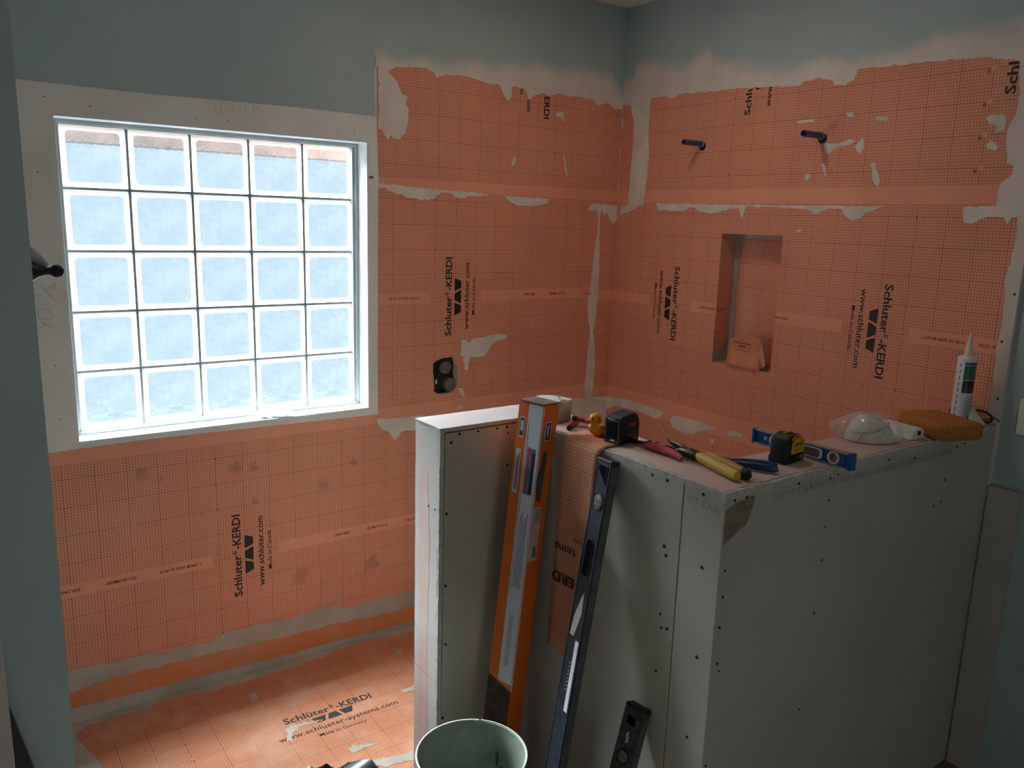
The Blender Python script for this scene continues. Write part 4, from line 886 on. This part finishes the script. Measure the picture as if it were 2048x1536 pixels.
# ------------------------------------------------------------------ spare membrane draped over the knee wall
o = thing('draped_membrane', 'orange gridded membrane offcut hanging over the knee wall', 'membrane', (-1.31, -1.35, KT))
path = [(-1.195, KT + .0016), (-1.24, KT + .002), (-1.285, KT + .004), (-1.305, KT + .003), (-1.319, KT - .004), (-1.327, KT - .018), (-1.328, KT - .05), (-1.325, 1.05), (-1.320, .95), (-1.317, .85), (-1.3155, .70), (-1.316, .60), (-1.318, .552)]
ld = [0]
for (a, b), (c, d) in zip(path, path[1:]): ld.append(ld[-1] + math.hypot(c - a, d - b))
NC = 9; vs, fs, uvs = [], [], []
for i, (x, z) in enumerate(path):
    drop = max(0, KT - z); yl = -1.276 + .053 * drop / .65
    for k in range(NC):
        t = k / (NC - 1)
        vs.append((x + 1.31 - .004 * math.sin(t * 5 + i * .3) * min(1, drop * 8), yl - .146 * t + 1.35, z - KT + (-.012 * t * min(1, drop * 1.2))))
        uvs.append((.62 + .146 * t, .30 - ld[i]))
for i in range(len(path) - 1):
    for k in range(NC - 1): fs.append((i * NC + k, i * NC + k + 1, (i + 1) * NC + k + 1, (i + 1) * NC + k))
ob = MB().add(vs, fs).build('sheet', 'membrane_drape', o, smooth=60)
uvl = ob.data.uv_layers.new(name='UVMap')
for lp in ob.data.loops: uvl.data[lp.index].uv = uvs[lp.vertex_index]
ob.modifiers.new('thick', 'SOLIDIFY').thickness = .0008
for tx, h, z, ln, cp, xo, bo in (('tems', 1.295, .874, .094, .026, .0125, .01), ('ERD', 1.2865, .782, .099, .030, .0105, .02), ('many', 1.352, .918, .045, .014, .0135, 0)):
    mb = MB(); text_into(mb, lambda h_, z_, d_: (-xo, -h_ + 1.35, z_ - KT), tx, h, z, ln, cp, 183, 0, bo); mb.build('lettering', 'print_black', o, recalc=False)

# ------------------------------------------------------------------ bucket, bag, black bar
o = thing('bucket', 'pale plaster-stained bucket standing below the carton', 'bucket', (-1.673, -1.364, 0))
MB().lathe([(.0001, .0), (.122, .0), (.126, .01), (.140, .33), (.1455, .335), (.1455, .345), (.140, .35), (.142, .38), (.1475, .388), (.1485, .396), (.1465, .40), (.1435, .398), (.139, .37), (.122, .02), (.0001, .015)], 48).build('shell', 'bucket', o, smooth=35)
MB().lathe([(.0001, .13), (.05, .128), (.10, .134), (.1295, .14)], 40).build('contents', 'bucket_in', o, smooth=60)
MB().tube([(.1478 * math.cos(2 * math.pi * k / 48), .1478 * math.sin(2 * math.pi * k / 48), .3995) for k in range(48)], .0026, 6, closed=True).build('rim', 'white_plastic', o, smooth=60)
mb = MB()
for a, z, w, h in ((.42, .30, .006, .05), (.30, .265, .010, .035)):
    rr = .1215 + (.0175) * (z - .02) / .35 - .0006
    pts = []
    for k in range(10):
        q = 2 * math.pi * k / 10; aa = a + (w / rr) * math.cos(q) * (1 + .3 * math.sin(3 * q)); zz = z + h * .5 * math.sin(q); r2 = .1215 + .0175 * (zz - .02) / .35 - .0008
        pts.append((r2 * math.cos(aa), r2 * math.sin(aa), zz))
    mb.add(pts, [tuple(range(10))])
mb.build('stain', 'bucket_stain', o)
MB().tube([(.1465 * math.cos(q), .1465 * math.sin(q), .342 - .10 * math.sin((q - 2.2) / 3.14 * math.pi)) for q in [2.2 + 3.14 * k / 16 for k in range(17)]], .002, 6).build('handle', 'steel', o)
MB().prism([(-.006, .392), (.004, .392), (.001, .412)], -.002, .002, 'y', Matrix.Rotation(math.radians(48), 4, 'Z') @ Matrix.Translation((.146, 0, 0)) @ Matrix.Rotation(math.radians(90), 4, 'Z')).build('rim_chip', 'bucket', o)
o = thing('plastic_bag', 'crumpled black plastic bag on the floor at the bottom edge', 'bag', (-1.95, -.955, .002))
r = random.Random(9); mb = MB(); mb.ball((0, 0, .0), (.26, .13, .16), 26, 18)
vs = []
for p in mb.v:
    q = Vector(p); n = q.normalized() if q.length else Vector((0, 0, 1))
    k = .022 * math.sin(q.x * 46 + q.y * 21) + .016 * math.sin(q.y * 70 - q.z * 40 + q.x * 33) + r.uniform(-.006, .006)
    q = q + n * k; vs.append((q.x, q.y, max(0.0, q.z) if q.z > -.02 else 0.0))
mb.v = vs; mb.build('bag_skin', 'bag_black', o, smooth=28)
MB().tube([(-.13, .06, .10), (-.05, .075, .133), (.02, .07, .150), (.06, .05, .160)], .005, 6).build('fold', 'bag_black', o, smooth=50)
o = thing('black_bar', 'flat black bar leaning behind the white casing, bottom left', 'bar', (-2.53, -1.066, 0))
MB().prism([(-.075, 0), (0, 0), (-.176, .86), (-.251, .86)], -.012, .012, 'y').build('bar', 'rubber_black', o, bevel=.002)
MB().prism([(-.085, .40), (-.10, .40), (-.112, .46), (-.10, .46)], -.0135, -.011, 'y').build('label', 'level_dusty', o)

# ------------------------------------------------------------------ things on the knee wall
o = thing('membrane_roll', 'rolled strip of white band standing on the knee wall behind the carton', 'roll', (-1.226, -1.094, KT + .0005))
mb = MB(); spiral = []
for k in range(150):
    a = k * .21; rr = .022 + .034 * k / 150; spiral.append((rr * math.cos(a) * 1.04, rr * math.sin(a) * .96))
vs, fs = [], []
for x, y in spiral: vs += [(x, y, 0), (x, y, .062 + .002 * math.sin(x * 60))]
for k in range(len(spiral) - 1): fs.append((2 * k, 2 * k + 2, 2 * k + 3, 2 * k + 1))
ob = mb.add(vs, fs).build('windings', 'roll_paper', o, smooth=60); ob.modifiers.new('thick', 'SOLIDIFY').thickness = .0012
MB().prism([(.052 * math.cos(a) - .008, .050 * math.sin(a) + .004) for a in [k * math.pi / 10 + .6 for k in range(14)]], .0625, .0645, 'z', Matrix.Rotation(math.radians(2), 4, 'Y')).build('loose_end', 'paper_white', o)
duck = thing('rubber_duck', 'yellow rubber duck sitting on the knee wall beside the laser', 'duck', (-1.232, -1.315, KT + .002), math.atan2(.585, -.81))
mb = MB(); mb.ball((0, 0, .0215), (.034, .026, .0215), 20, 12); mb.ball((.013, 0, .047), (.0185, .0175, .0185), 18, 12); mb.ball((-.030, 0, .037), (.010, .010, .012), 12, 8); mb.ball((-.010, .021, .026), (.018, .006, .011), 12, 8); mb.ball((-.010, -.021, .026), (.018, .006, .011), 12, 8); mb.box((-.016, -.014, .0), (.016, .014, .006))
ob = mb.build('body', 'duck_yellow', duck, recalc=True); md = ob.modifiers.new('union', 'REMESH'); md.mode = 'VOXEL'; md.voxel_size = .0016; md.use_smooth_shade = True; sm = ob.modifiers.new('soft', 'SMOOTH'); sm.iterations = 6
MB().ball((.033, 0, .0435), (.010, .0085, .0032), 12, 8).ball((.033, 0, .0405), (.0085, .0075, .0025), 12, 8).build('beak', 'duck_beak', duck, smooth=60)
for s_ in (-1, 1): MB().ball((.0235, s_ * .0135, .052), .0028, 10, 8).build('eye', 'duck_eye', duck, smooth=60)
def redtube(lab, p, q, base):
    p, q = Vector(p), Vector(q); o = thing('red_tube', lab, 'tube', tuple(p), 0, 'red tubes in front of the duck'); d = q - p; L = d.length
    M = d.to_track_quat('Z', 'Y').to_matrix().to_4x4()
    MB().lathe([(.0001, 0), (.0062, 0), (.0068, .002), (.0068, .016)], 14, M).build('black_tip', 'rubber_black', o, smooth=40)
    MB().lathe([(.0001, .0155), (.0075, .016), (.0075, L - .004), (.0068, L), (.0048, L), (.0044, L - .01), (.0001, L - .01)], 14, M).build('sleeve', 'tube_red', o, smooth=40)
redtube('red tube with black end pointing at the duck beak, resting on the other tube', (-1.222, -1.182, KT + .0235), (-1.187, -1.232, KT + .017), 0)
redtube('red tube with black end lying under the other one by the duck', (-1.272, -1.226, KT + .0075), (-1.180, -1.158, KT + .0080), 0)
# cross line laser
o = thing('laser_level', 'black and dark blue cross-line laser with red label on the knee wall', 'laser', (-1.259, -1.424, KT + .002), math.radians(4))
prof = [(.003, 0), (.076, 0), (.079, .004), (.080, .050), (.078, .064), (.072, .076), (.062, .0825), (.014, .0765), (.005, .071), (.001, .064), (0, .004)]
MB().prism(prof, 0, .054, 'y').build('body', 'laser_black', o, smooth=30, bevel=.002)
MB().prism([(.004, .069), (.014, .0772), (.060, .0832), (.068, .0805), (.066, .0838), (.059, .0846), (.013, .0788), (.003, .0725)], .002, .052, 'y').build('top_rim', 'laser_blue', o, bevel=.0008)
MB().box((-.0012, .004, .002), (.002, .054, .008)).box((-.0012, .0, .002), (.003, .006, .070)).box((-.0012, .048, .002), (.003, .054, .070)).build('front_frame', 'laser_blue', o, bevel=.001)
MB().box((-.0006, .008, .010), (.0006, .047, .062)).build('laser_window', 'laser_glass', o)
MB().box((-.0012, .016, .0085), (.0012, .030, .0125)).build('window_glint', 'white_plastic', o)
MB().prism([(.032, .047), (.064, .0505), (.066, .0605), (.034, .057)], -.0008, .0004, 'y').build('red_label', 'label_red', o)
MB().box((.030, -.0007, .0255), (.060, .0004, .0272)).build('model_line', 'label_grey', o)
# utility knife
o = thing('utility_knife', 'pinkish red utility knife lying on the knee wall', 'knife', (-1.205, -1.53, KT + .001), 0)
def pts3(l): return [(a + 1.205, b + 1.53, c) for a, b, c in l]
MB().tube(pts3([(-1.209, -1.472, .011), (-1.208, -1.49, .011), (-1.206, -1.53, .012), (-1.206, -1.57, .011), (-1.212, -1.60, .009), (-1.216, -1.612, .008)]), [.0085, .010, .0115, .011, .009, .0055], 12, sx=1.0).build('handle', 'knife_pink', o, smooth=50)
MB().tube(pts3([(-1.203, -1.437, .009), (-1.206, -1.455, .010), (-1.209, -1.474, .011)]), [.004, .006, .0075], 10).build('nose', 'steel', o, smooth=40)
MB().prism([(0, .002), (.004, .004), (.004, .012), (0, .013)], 0, .030, 'y', Matrix.Translation((.0, .088, 0))).build('blade', 'steel_dark', o)
MB().box((-.010, .046, .010), (.008, .053, .0215)).build('slider', 'steel_dark', o, bevel=.001)
o = thing('wire_clip', 'small bent dark wire behind the pink knife', 'wire', (-1.165, -1.47, KT + .001))
MB().tube([(-.01, .03, .004), (0, .022, .010), (.004, .014, .004), (-.002, .006, .006), (.004, -.004, .010), (.0, -.016, .005), (-.002, -.030, .003)], .0018, 6).build('wire', 'steel_dark', o, smooth=60)
# tin snips
o = thing('tin_snips', 'tin snips with yellow and ochre grips on the corner of the knee wall', 'snips', (-1.18, -1.62, KT + .001))
def sp(l): return [(a + 1.18, b + 1.62, c) for a, b, c in l]
MB().prism([(0, 0), (.010, .004), (.014, .016), (.006, .024), (-.002, .014)], 0, .001, 'z') 
MB().tube(sp([(-1.146, -1.492, .022), (-1.156, -1.515, .020), (-1.163, -1.545, .020), (-1.168, -1.58, .018)]), [.002, .006, .009, .009], 8, sx=.6).build('upper_jaw', 'steel_dark', o, smooth=45)
MB().tube(sp([(-1.165, -1.505, .010), (-1.170, -1.53, .009), (-1.178, -1.56, .010), (-1.180, -1.585, .012)]), [.002, .005, .008, .009], 8, sx=.6).build('lower_jaw', 'steel_dark', o, smooth=45)
MB().tube(sp([(-1.176, -1.575, .015), (-1.180, -1.61, .016), (-1.184, -1.64, .017), (-1.180, -1.662, .018)]), [.012, .014, .013, .009], 10, sx=1.0).build('pivot_block', 'steel_dark', o, smooth=40)
MB().lathe([(.0001, .032), (.006, .0315), (.0075, .029), (.0075, .024)], 10, Matrix.Translation((-.002, .012, 0))).build('pivot_bolt', 'steel', o, smooth=35)
MB().tube(sp([(-1.188, -1.640, .018), (-1.190, -1.656, .018), (-1.196, -1.69, .0165), (-1.208, -1.735, .0155), (-1.222, -1.785, .0145), (-1.225, -1.795, .0145)]), [.010, .0145, .0155, .0150, .0145, .0125], 12, sx=.85).build('grip', 'grip_yellow', o, smooth=50)
MB().tube(sp([(-1.160, -1.642, .018), (-1.160, -1.66, .018), (-1.166, -1.70, .0155), (-1.178, -1.75, .0145), (-1.188, -1.784, .0140)]), [.008, .0135, .0142, .0140, .0135], 12, sx=.8).build('grip', 'grip_ochre', o, smooth=50)
MB().tube(sp([(-1.187, -1.782, .0140), (-1.191, -1.800, .0138), (-1.193, -1.806, .0138)]), [.0138, .0135, .008], 12, sx=.8).build('grip_end', 'rubber_black', o, smooth=50)
# blue handled pliers
o = thing('pliers', 'pliers with dark blue dipped handles beside the yellow snips', 'pliers', (-1.10, -1.75, KT + .001))
def bp(l): return [(a + 1.10, b + 1.75, c) for a, b, c in l]
MB().tube(bp([(-1.128, -1.695, .012), (-1.108, -1.715, .013), (-1.085, -1.745, .013), (-1.070, -1.775, .013), (-1.064, -1.788, .013)]), [.005, .0075, .0090, .0095, .006], 10, sx=.8).build('handle', 'grip_blue', o, smooth=50)
MB().tube(bp([(-1.135, -1.702, .010), (-1.122, -1.730, .011), (-1.105, -1.765, .011), (-1.088, -1.795, .011), (-1.080, -1.802, .011)]), [.005, .008, .0095, .0095, .006], 10, sx=.8).build('handle', 'grip_blue', o, smooth=50)
MB().tube(bp([(-1.128, -1.694, .012), (-1.138, -1.680, .012), (-1.144, -1.670, .011)]), [.007, .008, .004], 8).build('jaw', 'steel_dark', o, smooth=40)
# torpedo level across the wall
o = thing('torpedo_level', 'blue torpedo level lying across the front leg of the knee wall', 'level', (-.889, -1.733, KT + .0006), 0)
hl_ = .153
MB().box((-.004, -hl_ + .01, .003), (.006, hl_ - .006, .039)).build('web', 'torpedo_blue', o)
MB().box((-.009, -hl_ + .006, .037), (.011, hl_ - .003, .042)).build('top_rail', 'aluminium', o, bevel=.0008)
MB().box((-.009, -hl_ + .006, .0), (.011, hl_ - .003, .0045)).build('bottom_rail', 'aluminium', o, bevel=.0008)
MB().box((-.010, -hl_, -.0004), (.012, -hl_ + .014, .0428)).build('end_cap', 'torpedo_blue', o, bevel=.002)
MB().box((-.0095, hl_ - .008, .0), (.0115, hl_, .0425)).build('end_cap', 'torpedo_blue', o, bevel=.001)
MB().box((-.0052, .106, .016), (.0, .116, .026)).build('hanging_slot', 'vinyl', o)
MX = Matrix.Rotation(math.radians(-90), 4, 'Y')
for y in (.080, -.098): vial(o, Matrix.Translation((-.004, y, .021)) @ MX, .0165, ring='white_plastic', clear='cap_metal')
pts = [(.032 * math.copysign(abs(math.cos(q)) ** .4, math.cos(q)), .0145 * math.copysign(abs(math.sin(q)) ** .4, math.sin(q))) for q in [2 * math.pi * k / 24 for k in range(24)]]
c = MB().prism([(p[0] - .034, p[1] + .021) for p in pts], -.0075, -.003, 'x').build('centre_vial', 'white_plastic', o, bevel=.001)
MB().prism([(p[0] * .8 - .034, p[1] * .75 + .021) for p in pts], -.0082, -.007, 'x').build('vial_lens', 'cap_metal', c)
# tape measure
o = thing('tape_measure', 'black and yellow tape measure standing in front of the blue level', 'tape measure', (-1.000, -1.775, KT + .001), math.radians(7))
pr = [(.004, 0), (.078, 0), (.084, .004), (.087, .02), (.087, .044), (.080, .060), (.066, .070), (.040, .075), (.018, .073), (.005, .066), (.0, .054), (0, .006)]
MB().prism(pr, .006, .056, 'y').build('case', 'rubber_black', o, smooth=30, bevel=.006, segs=3)
MB().prism([(.0, .0), (.085, .0), (.087, .004), (.087, .018), (.0, .018)], .004, .058, 'y').build('base', 'rubber_black', o, bevel=.003)
MB().prism([(.020, .024), (.078, .024), (.082, .030), (.082, .046), (.074, .058), (.060, .066), (.036, .066), (.024, .056), (.020, .046)], .003, .0065, 'y').build('side_label', 'tape_yellow', o, bevel=.001)
mb = MB(); PT = lambda h, z, d: (h, .0028 - d, z)
text_into(mb, PT, 'DEWALT', .051, .048, .046, .0095, 0, .0002, .03); text_into(mb, PT, 'XP 25FT', .051, .034, .040, .0060, 0, .0002, .0); mb.build('lettering', 'print_black', o, recalc=False)
MB().tube([(.016, .004, .062), (.034, .004, .0725), (.062, .004, .0685), (.082, .004, .052)], .0016, 6).build('yellow_seam', 'tape_yellow', o, smooth=60)
MB().tube([(.02, .03, .0755), (.045, .03, .0765), (.066, .031, .0715)], .0022, 6).build('yellow_seam', 'tape_yellow', o, smooth=60)
MB().box((.062, .002, .006), (.078, .007, .017)).build('belt_clip', 'steel', o, bevel=.001)
# dust mask and its bag
o = thing('dust_mask', 'white dust mask wrapped in a crinkled clear bag', 'mask', (-.565, -1.735, KT + .001), math.radians(-38))
mb = MB(); vs, fs = [], []; NU, NV = 26, 10
for i in range(NV + 1):
    a = i / NV * math.pi / 2
    for k in range(NU):
        q = 2 * math.pi * k / NU; rx = .070 * math.cos(a) ** .7; ry = .050 * math.cos(a) ** .75
        z = .068 * math.sin(a) ** 1.1 * (1 - .12 * math.cos(q)); dz = -.006 * math.exp(-((i / NV - .35) / .08) ** 2)
        vs.append((rx * math.cos(q) * (1 + dz * 5), ry * math.sin(q) * (1 + dz * 5), max(.001, z)))
for i in range(NV):
    for k in range(NU): fs.append((i * NU + k, i * NU + (k + 1) % NU, (i + 1) * NU + (k + 1) % NU, (i + 1) * NU + k))
mb.add(vs, fs).build('shell', 'mask_white', o, smooth=60)
MB().prism([(-.014, -.014), (.014, -.012), (.013, .014), (-.013, .013)], .062, .073, 'z', Matrix.Translation((.008, .0, 0))).build('valve', 'mask_white', o, bevel=.002)
MB().box((-.004, -.010, .0725), (.0, .010, .0738)).box((.008, -.010, .0725), (.012, .010, .0738)).build('valve_slot', 'cap_metal', o)
MB().tube([(-.068, .006, .018), (-.05, -.030, .024), (-.01, -.050, .034), (.03, -.042, .050), (.045, -.010, .056), (.055, .022, .040), (.068, .01, .02)], .0022, 6).build('strap', 'strap_olive', o, smooth=60)
MB().tube([(-.045, -.036, .004), (-.040, -.040, .020), (-.03, -.046, .030)], .0018, 6).build('strap', 'strap_olive', o, smooth=60)
mb = MB(); mb.ball((0, 0, .03), (.092, .066, .052), 30, 16); vs = []
for x, y, z in mb.v:
    k = 1 + .05 * math.sin(x * 90 + z * 60) + .04 * math.sin(y * 120 - x * 50)
    if x < -.05: z = z * .9 + .004
    vs.append((x * k * (1.25 if x < 0 and y > 0 else 1), y * k, max(.0006, .03 + (z - .03) * k)))
mb.v = vs; mb.build('plastic_wrap', 'clear_bag', o, smooth=45)
# white plastic clip
o = thing('corner_profile', 'short white plastic profile with a round hole beside the sponge', 'profile', (-.427, -1.752, KT + .001), math.radians(-6))
MB().prism([(-.034, 0), (.034, 0), (.034, .005), (.028, .008), (.024, .026), (.016, .033), (-.012, .034), (-.022, .028), (-.028, .008), (-.034, .005)], -.056, .056, 'y').build('body', 'white_plastic', o, smooth=35, bevel=.001)
MB().lathe([(.0001, .0008), (.0075, .0008), (.0075, -.001)], 14, Matrix.Translation((.002, -.0565, .019)) @ Matrix.Rotation(math.radians(90), 4, 'X')).build('hole', 'dark_gap', o)
# sponge
o = thing('sponge', 'big tan grouting sponge overhanging the knee wall edge', 'sponge', (-.306, -1.802, KT + .001), math.radians(-21))
mb = MB(); nx, ny = 10, 12; vs, fs = [], []
MB().box((-.076, -.096, 0), (.076, .096, .053)).build('foam', 'sponge', o, smooth=60, bevel=.016, segs=5)
# caulk tube
o = thing('caulk_tube', 'white caulk cartridge with green and black label beside the wall', 'cartridge', (-.083, -1.754, KT + .001), math.radians(0))
MB().lathe([(.0001, 0), (.026, 0), (.0275, .003), (.0275, .206), (.0265, .210), (.0245, .213), (.0120, .214), (.0110, .220)], 36).build('barrel', 'tube_white', o, smooth=35)
MB().lathe([(.0125, .213), (.0120, .222), (.0085, .245), (.0050, .275), (.0028, .291), (.0001, .292)], 20).build('nozzle', 'nozzle', o, smooth=45)
def wrap(a0, a1, z0, z1, mt, name, rr=.0279):
    n = 14; vs, fs = [], []
    for k in range(n + 1):
        a = math.radians(a0 + (a1 - a0) * k / n)
        vs += [(rr * math.cos(a), rr * math.sin(a), z0), (rr * math.cos(a), rr * math.sin(a), z1)]
    for k in range(n): fs.append((2 * k, 2 * k + 2, 2 * k + 3, 2 * k + 1))
    return MB().add(vs, fs).build(name, mt, o, smooth=60, recalc=False)
A0, A1 = 196, 308
wrap(A0, A1, .187, .196, 'tube_purple', 'purple_band'); wrap(A0, A1, .140, .185, 'tube_green', 'green_panel'); wrap(A0, A1, .098, .138, 'tube_black', 'black_panel')
for i in range(6): wrap(A0 + 30 + (i % 3) * 8, A1 - 6, .1465 + i * .006, .1482 + i * .006, 'label_grey', 'text_line', .0282)
for i in range(3): wrap(A0 + 8, A1, .103 + i * .006, .1042 + i * .006, 'label_grey', 'text_line', .0282)
for i in range(17): wrap(A0 + 18 + (i * 7) % 20, A1 - 4, .022 + i * .0041, .0235 + i * .0041, 'ink_grey', 'text_line', .0281)
for i in range(2): wrap(A0 + 10 + i * 12, A1 - 30, .006 + i * .007, .0095 + i * .007, 'tube_black', 'text_line', .0281)
for i in range(9): wrap(166, 174, .02 + i * .020, .031 + i * .020, 'ink_grey', 'side_text', .0277)
# glasses
o = thing('safety_glasses', 'amber safety glasses with dark frame leaning on the wall behind the cartridge', 'glasses', (-.028, -1.765, KT + .001), 0)
def lens(cy, sgn):
    out = []
    for k in range(20):
        q = 2 * math.pi * k / 20; y = .030 * math.cos(q); z = .0175 * math.sin(q) * (1.0 if math.sin(q) > 0 else .95) + .004 * sgn * -math.cos(q)
        out.append((-.004 - .006 * (1 - (y / .03) ** 2), cy + y, .0215 + z))
    return out
for cy, sg in ((.037, 1), (-.037, -1)):
    P_ = lens(cy, sg)
    MB().add(P_ + [(-.011, cy, .0215)], [(k, (k + 1) % 20, 20) for k in range(20)]).build('lens', 'lens_amber', o, smooth=60)
    MB().tube(P_, .0034, 6, closed=True).build('rim', 'frame_brown', o, smooth=60)
MB().tube([(-.006, .008, .026), (-.009, 0, .030), (-.006, -.008, .026)], .0025, 6).build('bridge', 'frame_brown', o, smooth=60)
MB().tube([(-.003, -.067, .026), (.004, -.076, .018), (.012, -.083, .012)], .0024, 6).build('temple', 'frame_brown', o, smooth=60)
MB().tube([(-.003, -.067, .022), (-.012, -.05, .012), (-.016, -.015, .008), (-.016, .03, .006)], .0022, 6).build('temple', 'frame_brown', o, smooth=60)
MB().tube([(-.003, .067, .026), (.002, .072, .020), (.006, .055, .012)], .0022, 6).build('temple', 'frame_brown', o, smooth=60)
o = thing('paper_tag', 'white folded paper corner between the sponge and the amber glasses', 'paper', (-.085, -1.812, KT + .001))
MB().add([(.030, .036, .051), (.028, -.012, .002), (-.045, -.026, .002), (-.035, .012, .012), (0.0, .030, .030)], [(0, 4, 1), (4, 3, 2, 1)]).build('sheet', 'paper_white', o).modifiers.new('thick', 'SOLIDIFY').thickness = .0008
o = thing('light_switch', 'white light switch plate on the blue wall at the right edge', 'switch', (.012, -1.925, 1.243))
MB().box((-.006, -.038, -.058), (0, .038, .058)).build('plate', 'switch_white', o, bevel=.003)
MB().box((-.009, -.016, -.033), (-.004, .016, .033)).build('rocker', 'switch_white', o, bevel=.001)
